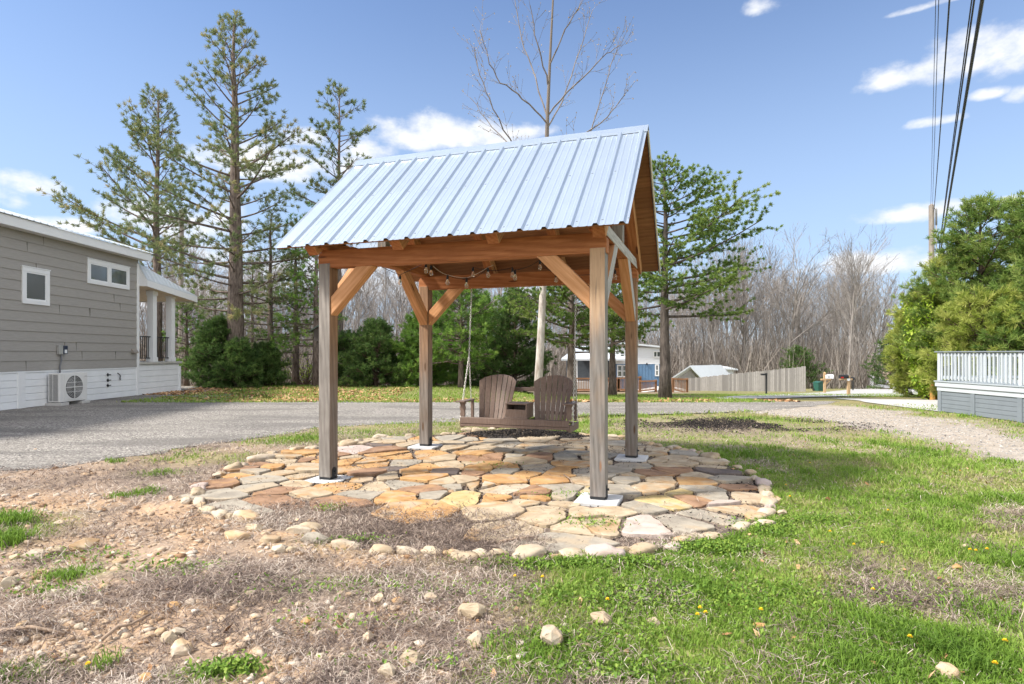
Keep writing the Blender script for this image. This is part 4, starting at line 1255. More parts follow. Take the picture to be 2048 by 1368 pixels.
# black mulch: a mound behind the swing, a bare patch beyond, and the joints of the paving
mm_ = tintmat('mulch_chip', ((0, (.02, .018, .018)), (.6, (.05, .045, .045)), (.85, (.11, .095, .085)), (1, (.30, .24, .18))))
mc = flatp(1045, 872)
gx_, gy_ = np.meshgrid(np.linspace(-1.5, 1.5, 50), np.linspace(-.7, .7, 26))
e = np.sqrt((gx_ / 1.25) ** 2 + (gy_ / .52) ** 2) + (fbm(gx_, gy_, 2.5, 3, 91) - .5) * .5
hz = .13 * np.clip(1 - e, -.3, 1) ** 1 + .03 * (fbm(gx_, gy_, 6, 2, 92) - .5)
ii = np.arange(gx_.size).reshape(gx_.shape)
npmesh('mulch_mound', np.stack([gx_.ravel() + mc[0], gy_.ravel() + mc[1], hz.ravel() - .008], 1), np.stack([ii[:-1, :-1], ii[:-1, 1:], ii[1:, 1:], ii[1:, :-1]], -1).reshape(-1, 4), simple('mulch_soil', (.05, .043, .04), .95, 0, .4, 14), smooth=True)['kind'] = 'structure'
def chips(name, x, y, z, s, mat, tint):
    n = len(x); a = rng.random(n) * 6.283
    d = np.stack([np.cos(a), np.sin(a), rng.normal(0, .45, n)], 1) * s[:, None]; w_ = np.stack([-np.sin(a), np.cos(a), rng.normal(0, .45, n)], 1) * s[:, None] * .35
    P = np.stack([x, y, z], 1); up = np.array([0, 0, 1.]) * (s * .25)[:, None]
    V = np.stack([P - d, P - w_ + up, P + d, P + w_ + up, P - up], 1).reshape(-1, 3)
    i = np.arange(n) * 5
    T = [np.stack([i, i + 1, i + 2, i + 3], 1), np.stack([i, i + 4, i + 1, i], 1)[:, :3], np.stack([i + 1, i + 4, i + 2], 1), np.stack([i + 2, i + 4, i + 3], 1), np.stack([i + 3, i + 4, i], 1)]
    o = npmesh(name, V, T, mat, attrs={'tint': np.repeat(tint, 5)}); o['kind'] = 'stuff'; return o
cx_, cy_, cz_ = [], [], []
n = 5200; x = rng.normal(0, .55, n); y = rng.normal(0, .24, n)
e = np.sqrt((x / 1.25) ** 2 + (y / .52) ** 2) + (fbm(x, y, 2.5, 3, 91) - .5) * .5
cx_.append(x + mc[0]); cy_.append(y + mc[1]); cz_.append(np.maximum(.13 * np.clip(1 - e, -.1, 1), 0) + .008)
n = 9000; P0_ = flatp(1480, 848); x = rng.normal(0, 1.1, n) + P0_[0]; y = rng.normal(0, .55, n) + P0_[1]
k = fbm(x, y, 1.2, 3, 41) > .45
cx_.append(x[k]); cy_.append(y[k]); cz_.append(gz(x[k], y[k]) + .01)
n = 16000; x = rng.uniform(-3.3, 2.9, n); y = rng.uniform(4.3, 11, n)
k = in_poly(x, y, RINGW) & (rng.random(n) < .75 - .65 * frontzone(x, y))
cx_.append(x[k]); cy_.append(y[k]); cz_.append(np.full(k.sum(), .006))
x, y, z = map(np.concatenate, (cx_, cy_, cz_))
chips('mulch_chips', x, y, z, .010 + .018 * rng.random(len(x)), mm_, rng.random(len(x)) ** 1.3)
n = 3000; x = rng.uniform(-3.2, 2.7, n); y = rng.uniform(4.8, 10.6, n); k = in_poly(x, y, RINGW) & (fbm(x, y, 1.1, 3, 97) > .5)
pebbles('patio_grit', x[k], y[k], .003 + .007 * rng.random(int(k.sum())) ** 2, tintmat('grit', ((0, (.08, .06, .05)), (1, (.35, .28, .2)))), rng.random(int(k.sum())), .03)
# orange leaf litter near the house and along the verge
lm = tintmat('dead_leaf', ((0, (.2, .10, .05)), (.5, (.42, .24, .12)), (1, (.62, .42, .25))))
x = np.concatenate([-13.5 + 9.5 * rng.random(5200) ** 1.5, rng.uniform(-9, 9, 2600)]); y = np.concatenate([rng.uniform(18.6, 26, 5200), 18.1 + np.abs(rng.normal(0, .7, 2600))])
k = (fbm(x, y, .7, 3, 95) > .47) & (x > -1.05 * y + 9)
leaves('leaf_litter', x[k], y[k], gz(x[k], y[k]) + .02, .04 + .05 * rng.random(int(k.sum())), lm, rng.random(int(k.sum())), .35)['kind'] = 'stuff'
x, y = wedge(2600, 2.4, 10, 1.4); k = (rng.random(len(x)) < .12)
leaves('fallen_leaves', x[k], y[k], gz(x[k], y[k]) + .02, .012 + .02 * rng.random(int(k.sum())), lm, rng.random(int(k.sum())), .5)['kind'] = 'stuff'
# dandelions
dy = simple('dandelion_yellow', (.75, .50, .01), .6, 0, .1, 30); dgm = simple('dandelion_stalk', (.12, .2, .05), .6)
DAN = [(1085, 1162), (1400, 1227), (1411, 1237), (1395, 1241), (1522, 1229), (1746, 1192), (1940, 1104), (1952, 1106), (1974, 1103), (1765, 1090), (1572, 973), (1580, 998), (1776, 1027), (1660, 1070), (1708, 1096), (1990, 1345), (1820, 1292), (2010, 1300), (1620, 930), (1920, 945), (1030, 1160), (1215, 1208), (176, 1340)]
d_first = s_first = None
for i, (px, py) in enumerate(DAN):
    c = flatp(px, py + 6); z = float(gz(c[0], c[1]))
    e_ = empty('dandelion', (c[0], c[1], z), rr.random() * 6, 'small yellow dandelion blooming in the grass', 'dandelion', 'dandelions in the lawn')
    if d_first is None:
        m = MB()
        for lay in range(3):
            for j in range(14):
                a = 2 * math.pi * (j + lay * .4) / 14; r_ = .0125 - .003 * lay; hh = .052 + .004 * lay
                p = Vector((math.cos(a), math.sin(a), 0)); t = Vector((-p.y, p.x, 0)) * .0026
                m.add([p * .002 + Vector((0, 0, hh)), p * r_ + t + Vector((0, 0, hh + .004)), p * r_ - t + Vector((0, 0, hh + .004))], [(0, 1, 2)])
        d_first = m.build('flower_head', dy, e_, local=True)
        s_first = MB().tube([(0, 0, 0), (.004, 0, .03), (0, 0, .052)], .0025, 5).build('stalk', dgm, e_, local=True)
    else:
        for q in (d_first, s_first):
            o = q.copy(); COL.objects.link(o); o.parent = e_
# sticks
stm = simple('dead_stick', (.30, .22, .16), .9, 0, .25, 20)
for pts, r_, lab in (([(0, 1274), (60, 1272), (130, 1277)], .012, 'pale straight stick on the bare stony soil'), ([(205, 1290), (235, 1268), (262, 1258), (300, 1240)], .010, 'dark crooked stick beside the pale straight stick'), ([(1000, 1090), (1050, 1085), (1078, 1078)], .009, 'thin dark twig in the dry weeds at the patio front'), ([(1128, 955), (1140, 964), (1147, 973)], .010, 'short pale twig lying on the orange flagstones')):
    P = [flatp(*p) for p in pts]
    m = MB().tube([(p[0], p[1], float(gz(p[0], p[1])) + .03 + .01 * math.sin(j * 2)) for j, p in enumerate(P)], [r_ * (1 - .15 * j) for j in range(len(P))], 6)
    tag(m.build('stick', stm, smooth=True), lab, 'stick')

# ---------------------------------------------------------------- houses, deck, fence, street things
white_trim = simple('white_trim', (.70, .71, .72), .55, 0, .03, 3)
white_board = simple('white_boards', (.74, .755, .77), .6, 0, .05, 2.2)
taupe = NM('taupe_siding', .7, 0, .2)
_c = taupe.coord('Object', (9, .8, 9)); _t = taupe.noise(_c, 6, 4)
taupe.color(taupe.ramp(_t, (.3, (.285, .27, .25)), (.7, (.33, .315, .295)))); taupe.bump(_t, .2, .004)
TAUPE = taupe.m
glassm = NM('window_glass', .05, .45, .9); glassm.color((.15, .17, .175)); GLASS = glassm.m
white_metal = simple('white_ribbed_metal', (.55, .59, .63), .35, 0, .03, 2, .5)

HX = -13.3
hy = lambda px, X=HX: X * F / (px - 1024)
def hz(px, py, X=HX): return CH + (HOR - py) / F * hy(px, X)
house = empty('cottage', (HX, 18, 0), 0, 'taupe lap-sided cottage with a white skirting and a small white porch', 'house')
Y0, Y1 = 9.0, hy(276)
ZS, ZT = 1.02, 4.98
m = MB(); lap = .272; z = ZS
while z < ZT:                                    # each lap stands out at its lower edge
    z1 = min(z + lap, ZT)
    m.prism([(HX - .12, z), (HX + .018, z), (HX + .020, z + .006), (HX + .002, z1), (HX - .12, z1)], 1, Y0, Y1)
    z = z1
m.box(-19.2, HX - .12, Y0, Y1, .1, ZT); m.add([(HX - .1, Y1 - .01, ZT), (-19.1, Y1 - .01, ZT), (-16.2, Y1 - .01, 5.95)], [(0, 1, 2)])
jm = MB()
rj = random.Random(3)
m.build('wall', TAUPE, house)
for k in range(26):
    y = rj.uniform(13.2, Y1 - .3); zz = ZS + lap * rj.randrange(14)
    jm.box(HX + .002, HX + .0215, y, y + .004, zz + .004, min(zz + lap, ZT) - .004)
jm.build('siding_joints', simple('joint_dark', (.19, .175, .155), .8), house)['kind'] = 'stuff'
sk = MB(); n_b = 5
panel_edges = [Y0, hy(-60), hy(38), hy(114), hy(182), Y1]
for a, b in zip(panel_edges[:-1], panel_edges[1:]):
    for k in range(n_b):
        z0, z1 = k * .19 + .02, (k + 1) * .19 + .012
        sk.box(HX - .06, HX - .004, a, b, z0, z1)
sk.box(HX - .12, HX - .055, Y0, Y1, 0, 1.0)
sk.build('skirting', white_board, house)
t = MB()
for px in (42.5,):
    y = hy(px); t.box(HX - .01, HX + .022, y - .12, y + .12, .01, 1.0)
t.box(HX - .01, HX + .012, Y0, Y1, .968, ZS - .002)
t.box(HX - .02, HX + .034, Y1 - .09, Y1 + .03, .01, ZT - .3); t.box(HX - .15, HX - .021, Y1, Y1 + .03, .01, ZT - .3)
t.build('corner_trim', white_trim, house, bevel=.004)
# main roof: eave board and ribbed metal
EX = -12.93
rf = MB()
rf.box(EX - .035, EX, Y0, hy(303, EX), 4.80, 5.06); rf.box(HX + .02, EX - .036, Y0, hy(303, EX), 4.81, 4.84)
rf.build('eave_board', white_trim, house)
rm = MB(); ye = hy(303, EX) + .04
k = 0
yy = Y0
sl = .30; RZ = 5.075 + 3.32 * sl
while yy < ye - .05:
    y2 = min(yy + .23, ye)
    for (a, b, h) in ((yy, y2 - .05, 0), (y2 - .05, y2, .022)):
        P = lambda x, y, q: (x, y, 5.075 + (-12.88 - x) * sl + q)
        rm.add([P(-12.88, a, h), P(-12.88, b, h), P(-16.2, b, h), P(-16.2, a, h), P(-12.88, a, -.012), P(-12.88, b, -.012), P(-16.2, b, -.012), P(-16.2, a, -.012)],
               [(0, 1, 2, 3), (7, 6, 5, 4), (0, 4, 5, 1), (1, 5, 6, 2), (2, 6, 7, 3), (3, 7, 4, 0)])
    yy = y2
rm.add([(-16.2, Y0, RZ), (-16.2, ye, RZ), (-19.6, ye, 5.05), (-19.6, Y0, 5.05), (-16.2, Y0, RZ - .03), (-16.2, ye, RZ - .03), (-19.6, ye, 5.02), (-19.6, Y0, 5.02)], [(0, 1, 2, 3), (7, 6, 5, 4), (0, 4, 5, 1), (1, 5, 6, 2), (2, 6, 7, 3), (3, 7, 4, 0)])
rm.build('roof', white_metal, house)
def hwindow(pxa, pxb, zlo, zhi, panes, sashdark=False):
    ya, yb = hy(pxa), hy(pxb)
    f = MB(); tw = .115; X0, X1 = HX + .012, HX + .045
    f.box(X0, X1, ya, yb, zhi - tw, zhi); f.box(X0, X1, ya, yb, zlo, zlo + tw)
    f.box(X0, X1, ya, ya + tw, zlo + tw, zhi - tw); f.box(X0, X1, yb - tw, yb, zlo + tw, zhi - tw)
    f.box(X0, X1 + .012, ya - .025, yb + .025, zhi + .001, zhi + .03)
    if panes == 2: f.box(X0, X1, (ya + yb) / 2 - tw * .55, (ya + yb) / 2 + tw * .55, zlo + tw, zhi - tw)
    w_ = f.build('window', white_trim, house, bevel=.004)
    ed = [(ya + tw, yb - tw)] if panes == 1 else [(ya + tw, (ya + yb) / 2 - tw * .55), ((ya + yb) / 2 + tw * .55, yb - tw)]
    for a, b in ed:
        MB().box(HX + .013, HX + .020, a + .001, b - .001, zlo + tw + .001, zhi - tw - .001).build('pane', GLASS, w_)
        s = MB(); q = .035
        for (c, d, e, g) in ((a + .001, b - .001, zlo + tw + .001, zlo + tw + q), (a + .001, b - .001, zhi - tw - q, zhi - tw - .001), (a + .001, a + q, zlo + tw + q, zhi - tw - q), (b - q, b - .001, zlo + tw + q, zhi - tw - q)):
            s.box(HX + .021, HX + .034, c, d, e, g)
        s.build('sash', white_board, w_)
hwindow(42, 97, 2.86, 3.86, 1)
hwindow(173, 257, 3.70, 4.47, 2)
bx = MB().box(HX + .02, HX + .10, hy(112), hy(120), 1.47, 1.74)
db = bx.build('disconnect_box', simple('grey_enamel', (.36, .36, .35), .45, .2), house, bevel=.006)
MB().box(HX + .02, HX + .115, hy(120) + .003, hy(128), 1.49, 1.73).build('box_cover', simple('dark_blue_cover', (.035, .045, .075), .4), db, bevel=.004)
MB().box(HX + .1155, HX + .117, hy(121.5), hy(126.5), 1.51, 1.61).build('box_label', simple('paper_label', (.75, .77, .78), .6), db)
MB().tube([(HX + .06, hy(119), 1.47), (HX + .07, hy(118.6), 1.3), (HX + .05, hy(116.5), 1.12), (HX + .05, hy(116.5), .9)], .02, 8).build('conduit', simple('grey_conduit', (.16, .165, .18), .5), db, smooth=True)
v = MB(); yv = hy(266)
v.prism([(HX + .02, 1.50), (HX + .02, 1.66), (HX + .10, 1.60), (HX + .13, 1.52)], 1, yv - .13, yv + .13); v.build('dryer_vent', simple('taupe_vent', (.25, .225, .20), .5), house, bevel=.006)
for k, zz in enumerate((.80, .62, .45)):
    p = Vector((HX + .0, hy(214), zz)); mm = MB()
    mm.tube([p - Vector((.02, 0, 0)), p + Vector((.06, 0, 0))], .022, 7); mm.tube([p + Vector((.03, 0, -.055)), p + Vector((.03, 0, .055))], .018, 7); mm.tube([p + Vector((.045, 0, 0)), p + Vector((.045, .12, 0))], .016, 7)
    mm.build('hose_tap', black_metal, house)
MB().tube([(HX, hy(235), .84), (HX + .05, hy(235.5), .80), (HX + .04, hy(238.5), .74), (HX + .05, hy(237), .66), (HX + .03, hy(239), .62), (HX, hy(241), .63)], .018, 6).build('cable_loop', simple('grey_cable', (.1, .1, .1), .6), house, smooth=True)
# porch
PY0, PY1 = Y1 + .03, hy(360)
pd = MB()
for k in range(5): pd.box(HX - .06, HX - .004, PY0, PY1 - .08, .02 + k * .215, .225 + k * .215)
pd.box(-19, HX - .061, PY0, PY1 - .02, .0, 1.1); pd.box(HX - .02, HX + .03, PY1 - .08, PY1 + .02, .0, 1.0)
pd.build('porch_skirting', white_board, house)
MB().box(-19.05, HX + .07, PY0, PY1 + .06, 1.105, 1.19).build('porch_floor', simple('porch_floor_grey', (.42, .41, .38), .7), house, bevel=.005)
cols = [hy(311, HX + .0), hy(347.5, HX + .0)]
for X in (HX - .13, -18.7):
    for y in cols:
        c_ = MB().box(X - .115, X + .115, y - .115, y + .115, 1.192, 3.84); c_.box(X - .14, X + .14, y - .14, y + .14, 1.192, 1.36); c_.box(X - .14, X + .14, y - .14, y + .14, 3.66, 3.842)
        c_.build('porch_column', white_trim, house, bevel=.004)
def railing(y0, y1):
    r_ = MB(); X = HX - .13
    r_.box(X - .02, X + .02, y0, y1, 2.10, 2.135); r_.box(X - .02, X + .02, y0, y1, 1.31, 1.345)
    n_ = max(3, int((y1 - y0) / .105))
    for i in range(1, n_):
        y = y0 + (y1 - y0) * i / n_; r_.box(X - .01, X + .01, y - .01, y + .01, 1.345, 2.10)
    r_.build('porch_railing', black_metal, house)
railing(PY0, cols[0] - .12); railing(cols[0] + .12, cols[1] - .12)
rb = MB(); X1_ = HX + .30
Ya, Yb = Y1 + .035, PY1 + .75
A_ = Vector((HX - .02, Ya, 4.72)); E1 = Vector((X1_, Ya, 4.14)); E2 = Vector((X1_, Yb, 3.86)); A2 = Vector((-18.9, Ya, 4.72)); F1 = Vector((-19.4, Ya, 4.14)); F2 = Vector((-19.4, Yb, 3.86))
dz = Vector((0, 0, -.03))
rb.add([A_, E1, E2, F2, F1, A2, A_ + dz, E1 + dz, E2 + dz, F2 + dz, F1 + dz, A2 + dz], [(0, 1, 2), (0, 2, 3, 5), (5, 3, 4), (8, 7, 6), (11, 9, 8, 6), (10, 9, 11), (1, 7, 8, 2), (2, 8, 9, 3)])
for k in range(1, 12):                            # ribs down the side slope
    f_ = k / 12; e_ = E1.lerp(E2, f_); top_ = A_.lerp(E2, f_)
    if (e_ - top_).length > .1: rb.tube([e_ + Vector((0, 0, .004)), top_ + Vector((0, 0, .004))], .014, 4)
rb.build('porch_roof', white_metal, house, recalc=True)
fb = MB(); dz2 = Vector((0, 0, -.215)); o1 = Vector((-.03, 0, 0))
q = [E1 + dz, E2 + dz, E2 + dz + dz2, E1 + dz + dz2]
fb.add(q + [p + o1 for p in q], [(0, 1, 2, 3), (7, 6, 5, 4), (3, 2, 6, 7), (1, 5, 6, 2)])
q = [E2 + dz + o1, F2 + dz, F2 + dz + dz2, E2 + dz + dz2 + o1]; o2 = Vector((0, -.03, 0))
fb.add(q + [p + o2 for p in q], [(0, 1, 2, 3), (7, 6, 5, 4), (3, 2, 6, 7)])
q = [A_ + dz, E1 + dz, E1 + dz + dz2, Vector((HX - .02, Ya, 3.9))]; fb.add([p + Vector((0, -.006, 0)) for p in q] + [p + Vector((0, .01, 0)) for p in q], [(3, 2, 1, 0), (4, 5, 6, 7), (0, 1, 5, 4), (1, 2, 6, 5), (2, 3, 7, 6)])
fb.build('porch_fascia', white_trim, house, recalc=True)
pc = MB(); pc.add([(HX + .26, Ya, 3.905), (HX + .26, Yb - .04, 3.64), (-19.3, Yb - .04, 3.64), (-19.3, Ya, 3.905), (HX + .26, Ya, 3.925), (HX + .26, Yb - .04, 3.66), (-19.3, Yb - .04, 3.66), (-19.3, Ya, 3.925)], [(0, 1, 2, 3), (7, 6, 5, 4), (0, 4, 5, 1), (1, 5, 6, 2)])
pc.build('porch_ceiling', simple('ceiling_boards', (.62, .52, .40), .6), house)

# outdoor heat pump
AX = HX + .40
ay0, ay1 = hy(120, AX), hy(175, AX)
acm = simple('ac_casing', (.66, .655, .64), .45, 0, .03, 3, .4)
ac = empty('air_conditioner', (AX - .16, (ay0 + ay1) / 2, .0), 0, 'cream outdoor air conditioner on concrete blocks against the white skirting', 'air conditioner')
az0, az1 = .10, .93
MB().box(AX - .34, AX, ay0, ay1, az0, az1).build('casing', acm, ac, bevel=.012)
yc = ay0 + (ay1 - ay0) * .50; zc = (az0 + az1) / 2; rr_ = .335
g = MB(); g.box(AX + .001, AX + .010, yc - .38, yc + .38, zc - .36, zc + .36); g.build('fan_panel', acm, ac, bevel=.003)
fd = MB()
fd.prism([(yc + rr_ * math.cos(2 * math.pi * k / 32), zc + rr_ * math.sin(2 * math.pi * k / 32)) for k in range(32)], 0, AX + .0105, AX + .012)
fan = fd.build('fan', simple('fan_dark', (.09, .09, .09), .6), ac)
gr = MB()
for k in range(1, 8): gr.tube([(AX + .018, yc + rr_ * k / 8 * math.cos(t_ * math.pi / 12), zc + rr_ * k / 8 * math.sin(t_ * math.pi / 12)) for t_ in range(25)], .004, 4)
gr.box(AX + .014, AX + .022, yc - .012, yc + .012, zc - rr_, zc + rr_); gr.box(AX + .0145, AX + .0215, yc - rr_, yc + rr_, zc - .01, zc + .01)
gr.box(AX + .0145, AX + .0215, yc - rr_, yc + rr_, zc + .13, zc + .142); gr.box(AX + .0145, AX + .0215, yc - rr_, yc + rr_, zc - .142, zc - .13)
gr.build('fan_grille', acm, ac)
lv = MB()
for k in range(30):
    zz = az0 + .04 + k * .0255
    lv.box(AX - .30, AX - .215, ay0 - .006, ay0 - .001, zz, zz + .013)
    lv.box(AX - .195, AX - .06, ay0 - .006, ay0 - .001, zz, zz + .013)
lv.build('side_louvres', simple('louvre_dark', (.10, .10, .10), .6), ac)
lg = MB(); yl = ay1 - .20; zl = az1 - .115
lg.add([(AX + .001, yl, zl), (AX + .001, yl + .02, zl + .035), (AX + .001, yl + .04, zl), (AX + .001, yl - .02, zl - .02), (AX + .001, yl + .02, zl - .02), (AX + .001, yl + .06, zl - .02)], [(0, 1, 2), (3, 0, 4), (4, 2, 5)])
lg.build('badge', simple('badge_red', (.45, .10, .08), .5), ac)
lg = MB()
for k in range(6): lg.box(AX + .001, AX + .002, yl + .075 + k * .018, yl + .087 + k * .018, zl - .015, zl + .012)
lg.build('badge_lettering', simple('badge_grey', (.35, .34, .33), .5), ac)
for y in (ay0 + .12, ay1 - .12):
    b_ = MB().box(AX - .45, AX + .06, y - .16, y + .16, -.02, .085).build('concrete_block', conc, None, bevel=.01)
    tag(b_, f'grey concrete block under the {"fan-side" if y > yc else "louvred"} end of the air conditioner', 'block', 'blocks under the air conditioner')
    for s in (-1,): MB().box(AX - .30, AX - .02, y - .04, y + .04, .086, .099).build('foot', black_metal, ac)

# grey deck on the right
dgrey = simple('deck_grey_paint', (.175, .20, .225), .6, 0, .08, 3); dwhite = simple('deck_white_paint', (.44, .48, .51), .6, 0, .05, 3); dpale = simple('deck_pale_grey', (.33, .37, .40), .6, 0, .06, 3)
DA = flatp(1876, 823)
dx, dya = float(DA[0]), float(DA[1])
deck = empty('deck', (dx, dya, 0), 0, 'raised grey painted deck with pale railing beside the bushes', 'deck')
DY = 8.0
s = MB()
posts_y = [dya - .06, hy(1966, dx + .02) if False else dx * F / (1946 - 1024), dx * F / (2040 - 1024), 10.6, 9.0]
for k in range(5): s.box(dx + .006, dx + .03, DY, dya - .02, .02 + k * .105, .118 + k * .105)
s.box(dx + .031, dx + 5, DY, dya - .02, .0, .53); s.box(dx + .03, dx + 5, dya - .019, dya, .0, .53)
s.build('skirting', dgrey, deck)
s = MB()
for y in posts_y: s.box(dx - .012, dx + .005, y - .06, y + .06, .0, .535)
s.build('skirting_trim', dgrey, deck)
MB().box(dx - .02, dx + 5, DY, dya + .015, .54, .648).build('rim_joist', dwhite, deck, bevel=.004)
MB().box(dx - .05, dx + 5, DY, dya + .045, .652, .765).build('band_board', dwhite, deck, bevel=.004)
MB().box(dx - .07, dx + 5, DY, dya + .06, .767, .80).build('deck_floor', dpale, deck, bevel=.004)
ry = dya - .02
rail_posts = [ry - .06, dx * F / (2044 - 1024), 10.2, 8.2]
for y in rail_posts: MB().box(dx - .045, dx + .045, y - .045, y + .045, .802, 1.522).build('railing_post', dwhite, deck, bevel=.004)
for a, b in zip(rail_posts[:-1], rail_posts[1:]):
    n_ = int((a - b) / .112)
    MB().box(dx - .02, dx + .02, b + .046, a - .046, 1.43, 1.515).build('top_rail', dpale, deck)
    MB().box(dx - .02, dx + .02, b + .046, a - .046, .86, .93).build('bottom_rail', dpale, deck)
    for i in range(1, n_):
        y = b + (a - b) * i / n_
        MB().box(dx - .056, dx - .021, y - .018, y + .018, .83, 1.50).build('baluster', dwhite, deck)
MB().box(dx - .075, dx + .075, DY, ry + .06, 1.524, 1.556).build('rail_cap', dgrey, deck, bevel=.005)
# back railing of the deck, along its far end
MB().box(dx + .05, dx + 4, ry - .075, ry - .045, 1.43, 1.515).build('top_rail', dpale, deck)
MB().box(dx + .05, dx + 4, ry - .075, ry - .045, .86, .93).build('bottom_rail', dpale, deck)
for i in range(1, 30): MB().box(dx + .05 + i * .13, dx + .086 + i * .13, ry - .10, ry - .076, .83, 1.50).build('baluster', dwhite, deck)

# far blue tiny house
bl = simple('blue_boards', (.12, .22, .36), .65, 0, .06, 3); wl = simple('white_lap', (.66, .68, .71), .6, 0, .03, 2); dk = simple('shaded_grey_boards', (.11, .125, .145), .7)
BY = 47.
def bx_(px): return (px - 1024) / F * BY
def bz_(py): return CH + (HOR - py) / F * BY
bh = empty('tiny_house', (bx_(1280), BY, -1.7), 0, 'small blue and white house with white metal roof behind the wooden ramp', 'house')
xa, xb = bx_(1227), bx_(1328)
m = MB()
n_ = 16
for i in range(n_):
    a, b = xa + (xb - xa) * i / n_, xa + (xb - xa) * (i + 1) / n_
    m.box(a, b, BY, BY + .05, -2.2, bz_(728)); m.box(b - .03, b + .0, BY - .02, BY - .001, -2.2, bz_(728))
m.box(xb - .04, xb, BY + .051, BY + 8, -2.2, bz_(728))
m.build('lower_wall', bl, bh)
m = MB(); z = bz_(728) + .004
while z < bz_(696):
    z1 = min(z + .17, bz_(695)); m.prism([(BY + .05, z), (BY - .02, z), (BY + .0, z1), (BY + .05, z1)], 0, xa, xb); z = z1
m.box(xb - .04, xb, BY + .051, BY + 8, bz_(728) + .003, bz_(695))
m.build('upper_wall', wl, bh)
m = MB(); m.prism([(xa - .25, bz_(693) + .30), (xb + .15, bz_(696.5)), (xb + .15, bz_(696.5) + .13), (xa - .25, bz_(691) + .36)], 1, BY - .35, BY + 8.2); m.build('roof', white_metal, bh)
m = MB(); m.box(xa - .0, xa + .12, BY - .045, BY - .021, -2.2, bz_(728)); m.box(xb - .12, xb + .01, BY - .045, BY - .021, -2.2, bz_(697)); m.build('corner_trim', white_trim, bh)
def bwin(pa, pb, ya, yb, mull=0, trans=0):
    f = MB(); t_ = .09; a, b, lo, hi = bx_(pa), bx_(pb), bz_(yb), bz_(ya); y0, y1 = BY - .07, BY - .022
    f.box(a - t_, b + t_, y0, y1, hi, hi + t_); f.box(a - t_, b + t_, y0, y1, lo - t_, lo); f.box(a - t_, a, y0, y1, lo, hi); f.box(b, b + t_, y0, y1, lo, hi)
    if mull: c = (a + b) / 2; f.box(c - .03, c + .03, y0, y1, lo, hi)
    if trans: c = (lo + hi) / 2; f.box(a, b, y0, y1, c - .03, c + .03)
    w_ = f.build('window', white_trim, bh); MB().box(a, b, BY - .04, BY - .0215, lo, hi).build('pane', GLASS, w_)
bwin(1308, 1319, 704, 713, 1); bwin(1241, 1248, 703, 714, 0, 1); bwin(1236, 1242.5, 732, 752, 0, 1); bwin(1246, 1251, 732, 752, 0, 1); bwin(1312, 1315.5, 731, 750, 0, 1)
# porch wing on its left
xw = bx_(1128)
MB().box(xw + .4, xa - .01, BY + 2.2, BY + 2.3, -2.2, bz_(715)).build('porch_wall', dk, bh)
MB().box(xw + .2, xa - .01, BY - .6, BY + 2.2, -2.2, bz_(764)).build('porch_floor', conc, bh)
for px in (1142, 1152): MB().box(bx_(px) - .07, bx_(px) + .07, BY - .5, BY - .36, bz_(764) + .002, bz_(716)).build('porch_column', white_trim, bh)
m = MB(); m.add([(xw - .3, BY - .8, bz_(717)), (xa + .9, BY - .8, bz_(717)), (xa + .9, BY + 3, bz_(691)), (xw + 1.4, BY + 3, bz_(691)), (xw - .3, BY - .8, bz_(717) - .15), (xa + .9, BY - .8, bz_(717) - .15), (xa + .9, BY + 3, bz_(691) - .15), (xw + 1.4, BY + 3, bz_(691) - .15)], [(0, 1, 2, 3), (7, 6, 5, 4), (0, 4, 5, 1), (1, 5, 6, 2), (2, 6, 7, 3), (3, 7, 4, 0)])
m.build('porch_roof', white_metal, bh)
MB().box(bx_(1292), bx_(1294.5), BY - .12, BY - .03, bz_(729.5), bz_(726)).build('wall_lamp', black_metal, bh)
# wooden ramp and landing railings
rw = wood('ramp_cedar', (.33, .18, .10), (.19, .10, .055), (.1, .05, .03))
ramp = empty('wheelchair_ramp', (6.5, 40, -1.3), 0, 'brown wooden ramp with picket railings in front of the blue house', 'ramp')
def rrail(pa, pb, ta, tb, ba, bb, Y, np_, post=True):
    A, B, C_, D_ = at(pa, ta, Y), at(pb, tb, Y), at(pa, ba, Y), at(pb, bb, Y)
    m = MB()
    n_ = np_
    for i in range(n_ + 1):
        f = i / n_; a, c = A.lerp(B, f), C_.lerp(D_, f)
        m.box(a.x - .02, a.x + .02, Y - .02, Y + .02, c.z + .14, a.z - .03)
    m.build('pickets', rw, ramp)['kind'] = 'stuff'
    m = MB(); m.prism([(A.x, A.z - .07), (B.x, B.z - .07), (B.x, B.z + .03), (A.x, A.z + .03)], 1, Y - .06, Y - .021); m.build('top_rail', rw, ramp)
    m = MB(); m.prism([(C_.x, C_.z + .10), (D_.x, D_.z + .10), (D_.x, D_.z + .19), (C_.x, C_.z + .19)], 1, Y - .06, Y - .021); m.build('bottom_rail', rw, ramp)
    for q, c in ((A, C_), (B, D_)): MB().box(q.x - .07, q.x + .07, Y - .02, Y + .12, c.z - .6, q.z + .05).build('railing_post', rw, ramp)
rrail(1150, 1237, 756.5, 756, 783, 783, 40, 26); rrail(1237.6, 1281, 756, 754, 783, 787, 40, 15); rrail(1280, 1312, 762, 761, 786, 783, 39, 12); rrail(1346, 1374.5, 757, 758, 783, 790, 38, 10)
m = MB(); P_ = [at(1150, 783, 40), at(1300, 789, 40), at(1335, 779, 40), at(1150, 780, 40)]
m.prism([(p.x, p.z) for p in (at(1150, 782, 40), at(1283, 782, 40), at(1283, 789, 40), at(1150, 785, 40))], 1, 40.13, 42.5); m.build('ramp_deck', rw, ramp, recalc=True)
